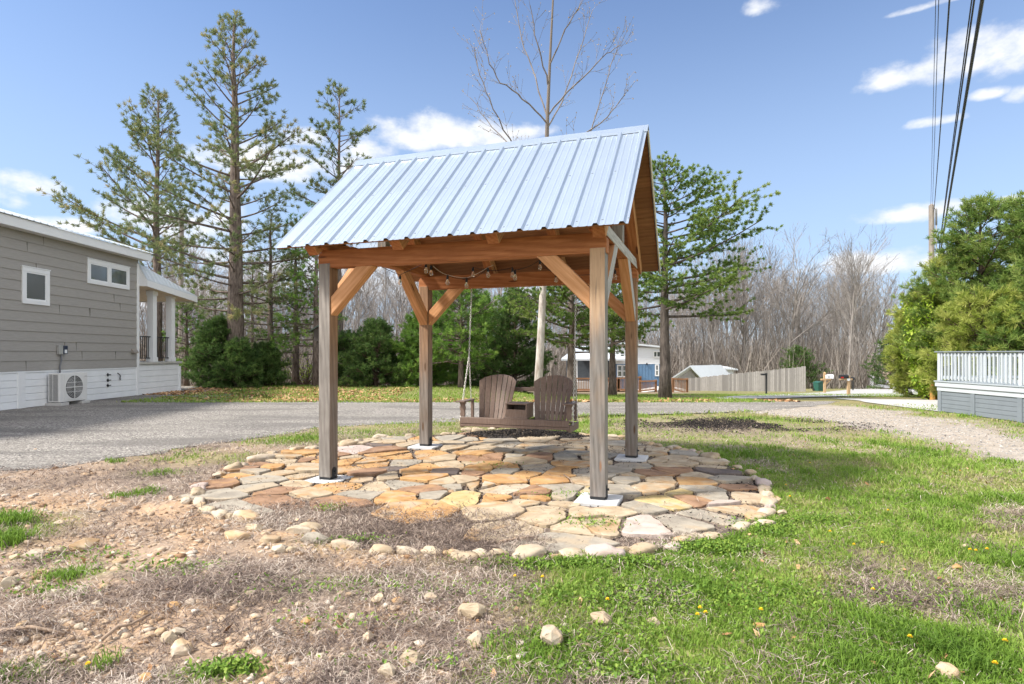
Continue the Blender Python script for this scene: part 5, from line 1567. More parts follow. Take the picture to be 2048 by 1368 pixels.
m = MB(); m.prism([(p.x, p.z) for p in (at(1284, 786, 39), at(1345, 776, 39), at(1373, 779, 39), at(1373, 786, 39), at(1284, 793, 39))], 1, 39.2, 41.8); m.build('landing', simple('pale_landing', (.55, .54, .52), .8), ramp, recalc=True)

# picket fence
fw = wood('grey_pickets', (.325, .31, .295), (.22, .208, .198), (.14, .125, .115), island=.8)
FA, FB = at(1376, 757, 47), at(1611.5, 732.5, 40.5)
fence = empty('privacy_fence', ((FA.x + FB.x) / 2, (FA.y + FB.y) / 2, -1.4), 0, 'long weathered grey wooden picket fence beside the road', 'fence')
L_ = (Vector((FB.x, FB.y)) - Vector((FA.x, FA.y))).length; n_ = int(L_ / .15)
dirf = Vector((FB.x - FA.x, FB.y - FA.y, 0)).normalized(); nf = Vector((dirf.y, -dirf.x, 0))
m = MB()
for i in range(n_):
    f0, f1 = i / n_ + .0006, (i + 1) / n_ - .0006
    p0, p1 = FA.lerp(FB, f0), FA.lerp(FB, f1)
    tz = p0.z + rj.uniform(-.03, .03); bz = float(gz(p0.x, p0.y)) - .15; o_ = nf * rj.uniform(0, .012)
    q = [Vector((p0.x, p0.y, bz)), Vector((p1.x, p1.y, bz)), Vector((p1.x, p1.y, tz)), Vector((p0.x, p0.y, tz))]
    m.add([p + o_ for p in q] + [p + o_ - nf * .02 for p in q], [(0, 1, 2, 3), (7, 6, 5, 4), (0, 4, 5, 1), (1, 5, 6, 2), (2, 6, 7, 3), (3, 7, 4, 0)])
m.build('picket_panel', fw, fence)
m = MB()
for zf in (.35, 1.3): 
    a, b = FA.copy(), FB.copy(); m.tube([a - nf * .05 + Vector((0, 0, zf - 1.7)), b - nf * .05 + Vector((0, 0, zf - 1.7))], .045, 4)
m.build('fence_rails', fw, fence)
# white roofed building behind the fence
wb = empty('white_cottage', (20.5, 58, -2.3), 0, 'low white roofed building behind the picket fence', 'building')
Dq = 58.; G0, G1, GA = at(1344, 755, Dq), at(1403, 755, Dq), at(1380, 731, Dq)
rd = Vector((.80, .60, 0)) * 5.2
def rid(p, s): return p + rd * s
th_ = Vector((0, 0, -.14))
m = MB(); m.add([G0, GA, G1, rid(G0, 1), rid(GA, 1), rid(G1, 1)] + [p + th_ for p in (G0, GA, G1, rid(G0, 1), rid(GA, 1), rid(G1, 1))], [(0, 1, 4, 3), (1, 2, 5, 4), (9, 10, 7, 6), (10, 11, 8, 7), (0, 6, 7, 1), (1, 7, 8, 2), (2, 8, 11, 5), (3, 4, 10, 9)])
m.build('roof', white_metal, wb, recalc=True)
g0, g1, ga = [p + Vector((0, .4, -.15)) for p in (G0 + Vector((.3, 0, 0)), G1 - Vector((.3, 0, 0)), GA)]
m = MB(); bz = -2.6
m.add([Vector((g0.x, g0.y, bz)), Vector((g1.x, g1.y, bz)), g1, ga, g0, Vector((g1.x, g1.y, bz)) + rd, g1 + rd], [(0, 1, 2, 3, 4), (1, 5, 6, 2)])
m.build('wall', simple('grey_gable', (.30, .29, .28), .7), wb)
H0, H1, HA, HB = at(1425, 735, 62), at(1476, 738, 62), at(1432, 730, 64), at(1462, 733, 64)
m = MB(); q = [H0, H1, HB + Vector((0, 1.5, 0)), HA + Vector((0, 1.5, 0))]; m.add(q + [p + th_ for p in q], [(0, 1, 2, 3), (7, 6, 5, 4), (0, 4, 5, 1), (1, 5, 6, 2), (2, 6, 7, 3), (3, 7, 4, 0)]); m.build('wing_roof', white_metal, wb, recalc=True)
m = MB(); m.box(H0.x + .2, H1.x - .3, 62.3, 64, -2.6, H0.z - .2); m.build('wing_wall', wl, wb)

# mailboxes, bin, posts
tanpost = wood('post_tan', (.52, .36, .21), (.36, .24, .13), (.2, .12, .06))
def mailbox(label, px, ptop, Y, bpx, bpy, boxmat, flip, extra=None):
    b = gp(px, 0 + 1) if False else None
    x = (px - 1024) / F * Y; z0 = float(gz(x, Y))
    P = lambda a, c: at(a, c, Y)
    e = empty('mailbox', (x, Y, z0), 0, label, 'mailbox')
    zt = P(px, ptop).z
    m = MB().box(x - .055, x + .055, Y - .055, Y + .055, z0 - .1, zt - .06); m.add([(x - .055, Y - .055, zt - .06), (x + .055, Y - .055, zt - .06), (x + .055, Y + .055, zt - .06), (x - .055, Y + .055, zt - .06), (x, Y, zt)], [(0, 1, 4), (1, 2, 4), (2, 3, 4), (3, 0, 4)])
    m.build('post', tanpost, e)
    a0, a1 = P(bpx[0], bpy[1]), P(bpx[1], bpy[0])
    hw = (a1.z - a0.z) / 2
    prof_ = [(-.085, 0), (.085, 0), (.085, (a1.z - a0.z) * .55)] + [(.085 * math.cos(t), (a1.z - a0.z) * (.55 + .45 * math.sin(t))) for t in (R(30), R(60), R(90), R(120), R(150))] + [(-.085, (a1.z - a0.z) * .55)]
    m = MB().prism([(Y + u, a0.z + .003 + v_) for u, v_ in prof_], 0, a0.x, a1.x); bo = m.build('box', boxmat, e, recalc=True)
    ca, cb = P(bpx[0] - (8 if not flip else -1), bpy[1] + 3.2), P(bpx[1] + (8 if flip else -5), bpy[1])
    MB().box(ca.x, cb.x, Y - .058, Y + .058, ca.z, cb.z).build('crossarm', tanpost, e)
    return e, bo, a0, a1, x, zt
e, bo, a0, a1, x, zt = mailbox('white mailbox on a brown wooden post near the green bin', 1649.3, 743.5, 34, (1649.8, 1666), (749, 757.2), white_trim, False)
s = MB()
for k in range(4): s.box(a0.x + .13 + k * .03, a0.x + .15 + k * .03, 34 - .0875, 34 - .0855, a0.z + .075, a0.z + .125)
s.build('number', black_metal, bo)
p = at(1651, 764, 34); MB().tube([(x + .05, 34, a0.z - .35), (x + .30, 34, a0.z - .10)], .035, 4).build('bracket', tanpost, e)
e, bo, a0, a1, x, zt = mailbox('black mailbox with red flag on a wooden post with a round white plate', 1697, 750.5, 27.5, (1679, 1695.8), (749.5, 756.8), black_metal, True)
MB().box(a0.x + .02, a0.x + .14, 27.5 - .10, 27.5 - .09, a0.z + .02, a0.z + .07).build('flag', simple('red_flag', (.6, .03, .03), .5), bo)
p = at(1697, 759, 27.5 - .065)
m = MB(); m.prism([(p.x + .075 * math.cos(2 * math.pi * k / 20), p.z + .075 * math.sin(2 * math.pi * k / 20)) for k in range(20)], 1, p.y - .01, p.y - .0); m.build('round_plate', white_trim, e, recalc=True)
def ground_post(name, label, cat, px, ptop, Y, r_, mat, arm=None):
    x = (px - 1024) / F * Y; z0 = float(gz(x, Y)); t_ = at(px, ptop, Y)
    e = empty(name, (x, Y, z0), 0, label, cat)
    MB().tube([(x, Y, z0 - .1), (t_.x - .0, Y, t_.z)], r_, 8).build('post', mat, e)
    return e, x, z0, t_
e, x, z0, t_ = ground_post('sign_post', 'thin black post with a short side arm in front of the fence', 'post', 1532.5, 746, 31, .05, black_metal)
MB().box(x - .26, x + .02, 30.9, 31.1, t_.z - .12, t_.z - .03).build('side_arm', black_metal, e)
e, x, z0, t_ = ground_post('mailbox', 'small dark mailbox on a thin black post by the grassy verge', 'mailbox', 1706, 760, 48, .05, black_metal)
MB().box(x - .5, x + .1, 47.85, 48.15, t_.z + .002, t_.z + .24).build('box', black_metal, e, bevel=.05)
bx0 = gp(1637.5, 782); bn = empty('wheeled_bin', bx0, R(12), 'dark green wheeled rubbish bin beside the fence end', 'bin')
s_ = 15.5 / F * bx0.y
gm_ = simple('bin_green', (.025, .095, .075), .45, 0, .1)
m = MB(); h_ = s_ * 1.05
m.add([(-s_ * .40, -s_ * .4, 0), (s_ * .40, -s_ * .4, 0), (s_ * .40, s_ * .4, 0), (-s_ * .40, s_ * .4, 0), (-s_ * .48, -s_ * .48, h_), (s_ * .48, -s_ * .48, h_), (s_ * .48, s_ * .48, h_), (-s_ * .48, s_ * .48, h_)], [(3, 2, 1, 0), (4, 5, 6, 7), (0, 1, 5, 4), (1, 2, 6, 5), (2, 3, 7, 6), (3, 0, 4, 7)])
m.build('bin_body', gm_, bn, bevel=.02, local=True)
m = MB(); m.prism([(-s_ * .52, h_ + .003), (s_ * .52, h_ + .003), (s_ * .50, h_ + .05), (0, h_ + .13), (-s_ * .50, h_ + .05)], 1, -s_ * .52, s_ * .52); m.build('lid', gm_, bn, bevel=.01, local=True, recalc=True)
for s in (-1, 1): MB().tube([(s * s_ * .44 - .03, s_ * .42, .1), (s * s_ * .44 + .03, s_ * .42, .1)], .1, 12).build('wheel', black_metal, bn, local=True)
# far red shed
SY = 175.; rs0, rs1 = at(1719, 742, SY), at(1737, 724, SY)
rs = empty('red_shed', (rs0.x, SY, rs0.z), 0, 'dark red shed far down the road', 'shed')
m = MB(); p = [at(1717, 743, SY), at(1738, 743, SY), at(1738, 729, SY), at(1717, 722.5, SY)]; m.prism([(q.x, q.z) for q in p], 1, SY, SY + 9); m.build('wall', simple('barn_red', (.16, .055, .05), .8), rs, recalc=True)
m = MB(); p = [at(1716, 721, SY), at(1742, 729, SY), at(1742, 730.4, SY), at(1716, 722.4, SY)]; m.prism([(q.x, q.z + .03) for q in p], 1, SY - .5, SY + 9.3); m.build('roof', white_metal, rs, recalc=True)
p0, p1 = at(1716.5, 738, SY), at(1719.5, 731, SY); MB().box(p0.x, p1.x, SY - .06, SY - .01, p0.z, p1.z).build('door', white_trim, rs)

# utility poles and lines
polem = wood('pole_wood', (.30, .265, .23), (.19, .165, .145), (.15, .12, .10))
PYR = 33.
e = empty('utility_pole', (at(1864, 700, PYR).x, PYR, -.85), 0, 'tall bare utility pole rising out of the evergreens', 'utility pole')
X_ = at(1864, 700, PYR).x; zt = at(1864, 408, PYR).z
timber('pole', (X_, PYR, -1.2), (X_ - .03, PYR, zt), .27, .27, [polem], e, up=(0, 1, 0), bev=.09)
m = MB(); m.tube([(X_ + .17, PYR - .1, zt - 1.2), (X_ + .17, PYR - .1, zt - .35), (X_ + .12, PYR - .1, zt - .25)], .05, 8); m.tube([(X_ + .17, PYR - .12, -.9), (X_ + .17, PYR - .1, zt - 1.2)], .035, 6); m.build('riser_pipe', simple('pipe_grey', (.3, .3, .3), .5, .3), e, smooth=True)
PYL = 40.; XL = at(363, 500, PYL).x; zl_ = at(363, 424, PYL).z
e2 = empty('utility_pole', (XL, PYL, -.7), 0, 'wooden utility pole with a crossarm standing behind the porch', 'utility pole')
timber('pole', (XL - .1, PYL, -1.), (XL + .02, PYL, zl_), .26, .26, [polem], e2, up=(0, 1, 0), bev=.08)
ca, cb = at(322, 442.5, PYL), at(403, 449, PYL)
timber('crossarm', (ca.x, PYL - .19, ca.z), (cb.x, PYL - .19, cb.z), .11, .13, [polem], e2)
for px in (324, 340, 382, 399):
    p = at(px, 446, PYL); m = MB()
    if px in (324, 399): m.tube([(p.x, PYL - .19, p.z + .08), (p.x, PYL - .19, p.z + .16), (p.x, PYL - .19, p.z + .20), (p.x, PYL - .19, p.z + .32)], [.02, .03, .07, .05], 8)
    else: m.tube([(p.x, PYL - .19, p.z - .08), (p.x, PYL - .19, p.z - .2), (p.x, PYL - .19, p.z - .45)], [.02, .05, .04], 8)
    m.build('insulator', simple('insulator_grey', (.30, .30, .32), .3), e2)
p = at(356, 480, PYL); MB().tube([(p.x, PYL - .25, p.z - .5), (p.x, PYL - .25, p.z + .35), (p.x, PYL - .25, p.z + .42)], [.17, .17, .1], 12).build('transformer', simple('transformer_grey', (.45, .46, .46), .5), e2)
for s in (-1, 1): MB().tube([(XL, PYL - .14, ca.z - .75), (XL + s * .75, PYL - .19, ca.z - .07)], .02, 4).build('crossarm_brace', polem, e2)
wirem = simple('dark_cable', (.03, .032, .04), .5)
WIRES = [  # pole end px,py ; near px at the top of the frame, height there, radius, words
    ((1861.5, 412), 1871.5, 9.2, .007, 'thinnest overhead wire, farthest left of the bundle'), ((1865, 412), 1877.5, 9.0, .008, 'thin overhead wire second from the left'),
    ((1868, 421), 1899, 8.2, .016, 'dark overhead cable in the middle of the bundle'), ((1876, 513), 1943.5, 7.9, .012, 'slim overhead wire running beside a thicker cable'),
    ((1876.5, 516), 1948.5, 7.9, .016, 'dark overhead cable just left of the thickest one'), ((1878, 524), 1964.5, 7.6, .032, 'thickest overhead cable, farthest right of the bundle')]
for (pp, pt, zt_, r_, words) in WIRES:
    A = at(pp[0], pp[1], PYR - .15)
    Yt = (zt_ - CH) * F / HOR
    B = at(pt, 0, Yt)
    ext = A + (B - A) * ((PYR + 22) / (PYR - Yt))
    ext.z = B.z + .5
    pts = []
    for i in range(41):
        f = i / 40; q = A.lerp(ext, f); fb_ = (B - A).length / (ext - A).length
        lin_z = A.z + (ext.z - A.z) * f
        k = (B.z - (A.z + (ext.z - A.z) * fb_)) / (fb_ * (1 - fb_))
        q.z = lin_z + k * f * (1 - f); pts.append(q)
    tag(MB().tube(pts, r_, 6).build('overhead_wire', wirem, smooth=True), words, 'wire', 'overhead wires on the right')
# yellow marker at the pole foot
x = at(1866, 780, 19.6).x
e3 = empty('marker_post', (x, 19.6, -.05), 0, 'rusty yellow marker post at the corner of the deck', 'post')
MB().tube([(x, 19.6, -.2), (x, 19.6, .42)], [.10, .085], 10).build('post', simple('rusty_yellow', (.42, .22, .06), .7, 0, .35, 6), e3)
MB().tube([(x, 19.6, .42), (x, 19.6, .5), (x, 19.6, .56)], [.09, .085, .05], 10).build('cap', simple('orange_cap', (.7, .33, .10), .6), e3)
# dark gabled roof behind the front left post
KY = 24.; k0 = at(630, 665, KY)
ks = empty('birdhouse_post', (at(641, 700, KY).x, KY, 0), 0, 'dark little gabled roof on a post, mostly hidden behind the front left pavilion post', 'birdhouse')
x = at(641, 700, KY).x; zt = at(640, 653, KY).z
m = MB(); m.prism([(x - .36, zt - .22), (x, zt), (x + .36, zt - .22), (x + .36, zt - .17), (x, zt + .05), (x - .36, zt - .17)], 1, KY - .3, KY + .3); m.build('roof', simple('dark_green_roof', (.05, .07, .06), .5), ks, recalc=True)
m = MB(); m.prism([(x - .2, zt - .6), (x + .2, zt - .6), (x + .2, zt - .12), (x, zt - .01), (x - .2, zt - .12)], 1, KY - .2, KY + .2); m.build('box', simple('dark_box', (.06, .05, .045), .7), ks, recalc=True)
timber('post', (x, KY, -.1), (x, KY, zt - .6), .09, .09, [polem], ks, up=(0, 1, 0))

# ---------------------------------------------------------------- trees
barkm = {}
def bark(name, a, b, sc=14, top=None):
    n = NM(name, .95, 0, .1)
    t = n.noise(n.coord('Object', (sc, sc, sc * .25)), 1., 5, .65)
    c = n.ramp(t, (.35, a), (.65, b))
    if top:
        z = n.new('ShaderNodeSeparateXYZ'); n.L.new(n.new('ShaderNodeTexCoord').outputs['Object'], z.inputs[0])
        c = n.mix(n.step(z.outputs[2], 4.5, 8), c, top)
    n.color(c); n.bump(t, .8, .03)
    return n.m
pine_bark = bark('pine_bark', (.075, .058, .05), (.21, .17, .145))
dark_bark = bark('dark_pine_bark', (.05, .042, .038), (.14, .118, .105))
cedar_bark = bark('cedar_bark', (.07, .05, .04), (.18, .13, .10))
syc_bark = bark('pale_bark', (.24, .20, .17), (.58, .545, .50), 5, (.17, .145, .125))
bare_bark = bark('bare_bark', (.15, .132, .122), (.33, .305, .285), 3)
def foliage(name, *st, trans=.3): return leafmat(name, st, trans, .6)
F_PINE = foliage('pine_needles', (0, (.075, .115, .05)), (.4, (.155, .21, .085)), (.75, (.24, .265, .11)), (1, (.42, .35, .18)), trans=.4)
F_GREEN = foliage('young_pine_needles', (0, (.065, .14, .025)), (.5, (.16, .295, .055)), (1, (.31, .43, .095)), trans=.45)
F_CEDAR = foliage('cedar_foliage', (0, (.04, .085, .025)), (.5, (.095, .17, .045)), (1, (.19, .27, .075)), trans=.45)
F_LIME = foliage('fresh_leaf', (0, (.16, .26, .03)), (.5, (.32, .46, .04)), (1, (.48, .56, .10)), trans=.4)
F_VPINE = foliage('scrub_pine_needles', (0, (.065, .12, .03)), (.5, (.16, .26, .055)), (1, (.34, .41, .11)), trans=.45)
F_WARM = foliage('warm_pine_needles', (0, (.13, .18, .03)), (.5, (.28, .35, .06)), (1, (.48, .50, .14)), trans=.45)
F_BUD = foliage('bud', (0, (.3, .24, .16)), (1, (.5, .4, .28)))

def needles(name, P, Dr, tint, K, L, w, spread, mat, parent, seed):
    g_ = np.random.default_rng(seed)
    P = np.repeat(np.asarray(P, float), K, 0); Dr = np.repeat(np.asarray(Dr, float), K, 0); tint = np.repeat(np.asarray(tint, float), K)
    n = len(P)
    d = Dr + g_.normal(0, spread, (n, 3)); d /= np.linalg.norm(d, axis=1)[:, None] + 1e-9
    s = np.cross(d, g_.normal(0, 1, (n, 3))); s /= np.linalg.norm(s, axis=1)[:, None] + 1e-9
    l = L * (.6 + .6 * g_.random(n))[:, None]
    o = g_.normal(0, L * .12, (n, 3))
    V = np.stack([P + o - s * w * .35, P + o + s * w * .35, P + o + d * l * .6 + s * w * .5, P + o + d * l, P + o + d * l * .55 - s * w * .5], 1).reshape(-1, 3)
    i = np.arange(n) * 5
    return npmesh(name, V, [np.stack([i, i + 1, i + 2, i + 4], 1), np.stack([i + 4, i + 2, i + 3], 1)], mat, parent, {'tint': np.repeat(np.clip(tint + g_.normal(0, .12, n), 0, 1), 5)}, local=True)

def conifer(label, base, H, r0, cb, prof, nb, mat, seed, K=12, L=.28, w=.035, spread=.55, el=(0, .6), curve=.15, tw=9, tstep=.28, cat='tree', name='pine_tree', group=None, bk=None, lean=(0, 0), tips=.0, inner=.3, dens=1., bias=None, trunkname='trunk', gap=0.):
    """trunk with spreading limbs; needle tufts sit along the twigs"""
    r_ = random.Random(seed)
    e = empty(name, base, r_.uniform(0, 6.28) if bias is None else 0, label, cat, group)
    m = MB()
    wob = [Vector((r_.gauss(0, .04), r_.gauss(0, .04), 0)) * (i > 0) for i in range(9)]
    tr = [Vector((lean[0] * (i / 8) ** 1.3, lean[1] * i / 8, H * i / 8 - (.25 if i == 0 else 0))) + wob[i] * H * .05 for i in range(9)]
    m.tube(tr, [r0 * (1.25 if i == 0 else 1) * (1 - .93 * i / 8) + .012 for i in range(9)], 8)
    def tp(t):
        f = min(t * 8, 7.999); i = int(f); return tr[i].lerp(tr[i + 1], f - i)
    P, D, T = [], [], []
    for b in range(nb):
        t = cb + (1 - cb) * ((b + r_.random() * .8) / nb) ** .92
        if gap and r_.random() < gap: continue
        az = b * 2.39996 + r_.gauss(0, .35)
        ln = prof(t) * r_.uniform(.45, 1.2)
        if bias: ln = min(ln, prof(t) * 1.02) * (1 + bias[1] * math.cos(az - bias[0]))
        if ln < .12: continue
        e_ = el[0] + (el[1] - el[0]) * (t - cb) / (1 - cb) + r_.gauss(0, .12)
        hd = Vector((math.cos(az), math.sin(az), 0)); sd_ = Vector((-hd.y, hd.x, 0))
        o = tp(t); cv = curve + r_.gauss(0, .08); sw = r_.gauss(0, .12)
        def bp_(s): return o + hd * ln * s * math.cos(e_) + Vector((0, 0, ln * (s * math.sin(e_) + cv * s * s))) + sd_ * ln * sw * s * s
        br = min(r0 * (1 - t) * .42 + .006, .009 + .015 * ln)
        m.tube([bp_(i / 5) for i in range(6)], [br * (1 - .8 * i / 5) + .006 for i in range(6)], 5, cap=False)
        ntw = max(3, int(tw * (.4 + .6 * ln / max(prof(cb + .3 * (1 - cb)), .1))))
        for j in range(ntw):
            s = inner + (1.0 - inner) * (j + r_.random() * .7) / ntw
            q = bp_(s); side = 1 if j % 2 else -1
            a2 = r_.uniform(.5, 1.05) * side
            td = (hd * math.cos(a2) + sd_ * math.sin(a2) + Vector((0, 0, math.sin(e_) * .6 + r_.gauss(.12, .2)))).normalized()
            tl = (.26 + .44 * (1 - s)) * ln * r_.uniform(.4, 1.25) + .14
            if j == ntw - 1: td = (bp_(1) - bp_(.8)).normalized(); q = bp_(.93); tl = .2
            m.tube([q, q + td * tl * .5 + Vector((0, 0, tl * .03)), q + td * tl + Vector((0, 0, tl * .1))], [.011, .009, .006], 3, cap=False)
            nt_ = max(1, int(tl / tstep * dens))
            for k in range(nt_):
                f = (k + 1) / nt_
                P.append(q + td * tl * f + Vector((0, 0, tl * .1 * f * f)) + Vector((r_.gauss(0, .04), r_.gauss(0, .04), r_.gauss(0, .04))))
                dd = (td * .8 + Vector((0, 0, .45))).normalized(); D.append(dd)
                T.append(.30 + .35 * r_.random() + tips * s * s * (f > .6) + .15 * math.sin(b * 1.7))
    for k in range(4): P.append(tp(1) - Vector((0, 0, .12 * k))); D.append(Vector((0, 0, 1))); T.append(.5)
    m.build(trunkname, bk or pine_bark, e, smooth=True, local=True)
    needles('crown', [p[:] for p in P], [d[:] for d in D], T, K, L, w, spread, mat, e, seed)
    return e
def cone(a, b, p=1.): return lambda t: a * max(0, 1 - t) ** p + b
def pbase(px, Y): x = (px - 1024) / F * Y; return (x, Y, float(gz(x, Y)))
def zat(py, Y): return CH + (HOR - py) / F * Y
def interp(*kv):
    xs = [k for k, v in kv]; ys = [v for k, v in kv]
    return lambda t: float(np.interp(t, xs, ys))
b = pbase(470, 26.5); H = zat(38, 26.5) - b[2]
conifer('tallest pine, thick dark trunk and long bare lower limbs, beside the cottage porch', b, H, .40, .20, interp((.2, 3.3), (.35, 4.0), (.52, 3.6), (.62, 2.4), (.78, 1.75), (.92, .9), (1, .15)), 86, F_PINE, 11, K=30, L=.20, w=.019, el=(-.05, .75), curve=.14, tw=11, tstep=.27, tips=.32, inner=.42, group='tall pines', spread=.6)
b = pbase(314, 30); H = zat(185, 30) - b[2]
conifer('open pine leaning its crown over the cottage roof', b, H, .27, .36, interp((.36, 2.9), (.5, 3.1), (.7, 2.2), (.88, 1.3), (1, .15)), 66, F_PINE, 12, K=28, L=.21, w=.021, el=(.25, .85), curve=.12, tw=10, tips=.2, inner=.45, group='tall pines', bias=(math.pi, .35), spread=.6)
b = pbase(679, 30); H = zat(180, 30) - b[2]
conifer('slim pine whose tufted top shows left of the metal roof ridge', b, H, .20, .42, interp((.42, 2.2), (.6, 2.0), (.8, 1.6), (.93, 1.0), (1, .2)), 44, F_PINE, 13, K=28, L=.21, w=.021, el=(.05, .75), curve=.12, tw=9, inner=.45, group='tall pines', spread=.6)
for i, (px, ptop, Y, wd, lab, mt) in enumerate((
        (373, 590, 31, 1.1, 'small thin pine just right of the porch', F_GREEN), (541, 425, 28, 2.0, 'slender young pine right of the tallest pine', F_PINE), (591, 440, 29, 1.8, 'slender young pine midway to the front left pavilion post', F_GREEN),
        (632, 420, 27.5, 1.7, 'slender pine just left of the front left pavilion post', F_GREEN), (505, 520, 36, 1.7, 'low pine behind the gap right of the tallest trunk', F_PINE), (430, 600, 36, 1.5, 'low thin pine behind the dark cedar bush', F_PINE))):
    b = pbase(px, Y); H = zat(ptop, Y) - b[2]
    conifer(lab, b, H, .10 + .008 * H, .18, cone(wd * 1.25, .15, .8), 50, mt, 20 + i, K=22, L=.18, w=.018, el=(-.05, .6), curve=.1, tw=7, inner=.3, group='young pines at the lawn edge', spread=.65)
b = pbase(922, 25.5); H = zat(560, 25.5) - b[2]
conifer('bright green pine with a straight bare trunk, seen behind the swing chain', b, H, .12, .20, interp((.2, 1.6), (.45, 2.0), (.75, 1.3), (1, .2)), 66, F_GREEN, 31, K=30, L=.20, w=.02, el=(0, .6), curve=.1, tw=10, inner=.2, spread=.7)
for i, (px, ptop, Y, wd, lab, mt, nb) in enumerate((
        (1030, 590, 28, 1.75, 'dark cedar just left of the pale sycamore trunk', F_CEDAR, 110), (965, 600, 30, 1.7, 'mid green cedar behind the bright green pine', F_GREEN, 80), (838, 640, 27, 1.3, 'light green cedar behind the back left pavilion post', F_GREEN, 100), (872, 560, 31, 1.5, 'tall green cedar right of the back left pavilion post', F_GREEN, 90),
        (752, 655, 27, 1.45, 'dark cedar bush between the two left pavilion posts', F_CEDAR, 100), (700, 675, 29, 1.0, 'low cedar bush just right of the front left pavilion post', F_CEDAR, 70), (436, 650, 26.5, 1.12, 'dense dark cedar bush left of the tallest pine', F_CEDAR, 120),
        (480, 695, 25.8, .75, 'low dark cedar bush at the foot of the tallest pine', F_CEDAR, 80), (532, 702, 27, .85, 'dark cedar bush right of the tallest pine', F_CEDAR, 90), (1782, 672, 58, 2.3, 'dark green cedar far beside the road', F_CEDAR, 70), (1600, 700, 62, 2.4, 'low dull green cedar behind the end of the fence', F_CEDAR, 60))):
    b = pbase(px, Y); H = zat(ptop, Y) - b[2]
    conifer(lab, b, H, .09, .03, cone(wd * 1.15, .12, .75), nb, mt, 40 + i, K=26 if Y < 40 else 9, L=.13 + .002 * Y, w=.02 + .0006 * max(0, Y - 25), el=(-.05, .9), curve=.18, tw=8, tstep=.17, inner=.25, name='cedar_tree', group='cedars', bk=cedar_bark, spread=.8)
# scrub pines
b = pbase(1330, 21.5); H = zat(328, 21.5) - b[2]
conifer('broad scrub pine with layered boughs right of the pavilion', b, H, .215, .34, interp((.34, 2.3), (.48, 2.6), (.62, 3.1), (.72, 2.2), (.82, 1.5), (.93, .9), (1, .15)), 60, F_VPINE, 61, bk=dark_bark, K=40, L=.11, w=.016, el=(-.1, .42), curve=.16, tw=13, tstep=.15, tips=.25, inner=.3, spread=.75, bias=(-.4, .2))
b = pbase(1143, 24); H = zat(500, 24) - b[2]
conifer('scrub pine behind the right end of the swing', b, H, .22, .3, interp((.3, 2.2), (.6, 2.5), (.85, 1.5), (1, .2)), 60, F_VPINE, 62, K=38, L=.11, w=.017, el=(-.05, .45), curve=.14, tw=12, tstep=.16, inner=.3, spread=.75)
b = pbase(1225, 27); H = zat(560, 27) - b[2]
conifer('scrub pine between the two right pavilion posts', b, H, .18, .42, interp((.4, 2.), (.6, 2.3), (.85, 1.5), (1, .2)), 44, F_VPINE, 63, K=34, L=.12, w=.018, el=(-.05, .45), curve=.14, tw=10, tstep=.18, inner=.3, spread=.75)
for i, (px, ptop, Y, cb, wd, lab, mt, nb) in enumerate((
        (1962, 412, 20.5, .12, 2.75, 'tallest evergreen of the thicket behind the grey deck', F_VPINE, 74), (2090, 400, 18.5, .1, 3.0, 'evergreen of the thicket cut by the right edge of view', F_VPINE, 66), (1900, 515, 22., .04, 2.1, 'evergreen of the thicket in front of the utility pole', F_WARM, 66),
        (1846, 590, 23.5, .02, 1.4, 'bright yellowish evergreen at the road end of the thicket', F_WARM, 72), (1950, 600, 18.4, .05, 1.6, 'low bright evergreen just above the deck railing', F_WARM, 60), (2030, 620, 17.5, .05, 1.5, 'low evergreen pressed against the deck railing', F_VPINE, 56))):
    b = pbase(px, Y); H = zat(ptop, Y) - b[2]
    conifer(lab, b, H, .15, cb, interp((0, wd * .95), (.35, wd), (.65, wd * .75), (.9, wd * .4), (1, .15)), nb, mt, 70 + i, K=30, L=.20, w=.017, el=(-.1, .5), curve=.2, tw=13, tstep=.17, tips=.42, inner=.32, spread=.7, bias=(-.3, .22), group='evergreen thicket by the deck', bk=cedar_bark)
def shrub(label, base, rx, h, n, mat, seed, s=.055, name='shrub', dist=.7):
    g_ = np.random.default_rng(seed); r_ = random.Random(seed)
    e = empty(name, base, 0, label, 'shrub')
    m = MB(); P = []
    for k in range(26):
        a = r_.uniform(0, 6.28); q = Vector((math.cos(a) * rx * r_.uniform(.2, 1), math.sin(a) * rx * r_.uniform(.2, 1), h * r_.uniform(.45, 1)))
        m.tube([(0, 0, -.1), q * .5 + Vector((0, 0, h * .08)), q], [.02, .014, .006], 4, cap=False)
        for j in range(n // 26):
            f = r_.uniform(.3, 1.05); p = q * f + Vector((0, 0, h * .1 * f * (1 - f))); P.append((p.x + r_.gauss(0, .13), p.y + r_.gauss(0, .13), p.z + r_.gauss(0, .13)))
    m.build('stems', cedar_bark, e, local=True)
    P = np.array(P)
    o = leaves('foliage', P[:, 0], P[:, 1], P[:, 2], s * (.6 + .7 * g_.random(len(P))), mat, g_.random(len(P)), .8)
    o.parent = e
    return e
b = pbase(1872, 21.2); shrub('lime green leafy shrub glowing at the front of the thicket', b, 1.2, zat(590, 21.2), 5200, F_LIME, 5)
b = pbase(1858, 20.2); shrub('small lime green shrub low beside the marker post', b, .6, .9, 1500, F_LIME, 6)
b = pbase(790, 30); shrub('pale green budding shrub behind the back left post', b, 1.3, 1.9, 900, F_LIME, 7, .04)
b = pbase(610, 30); shrub('pale green budding shrub under the slender pines', b, 1.5, 1.6, 700, F_LIME, 8, .04)

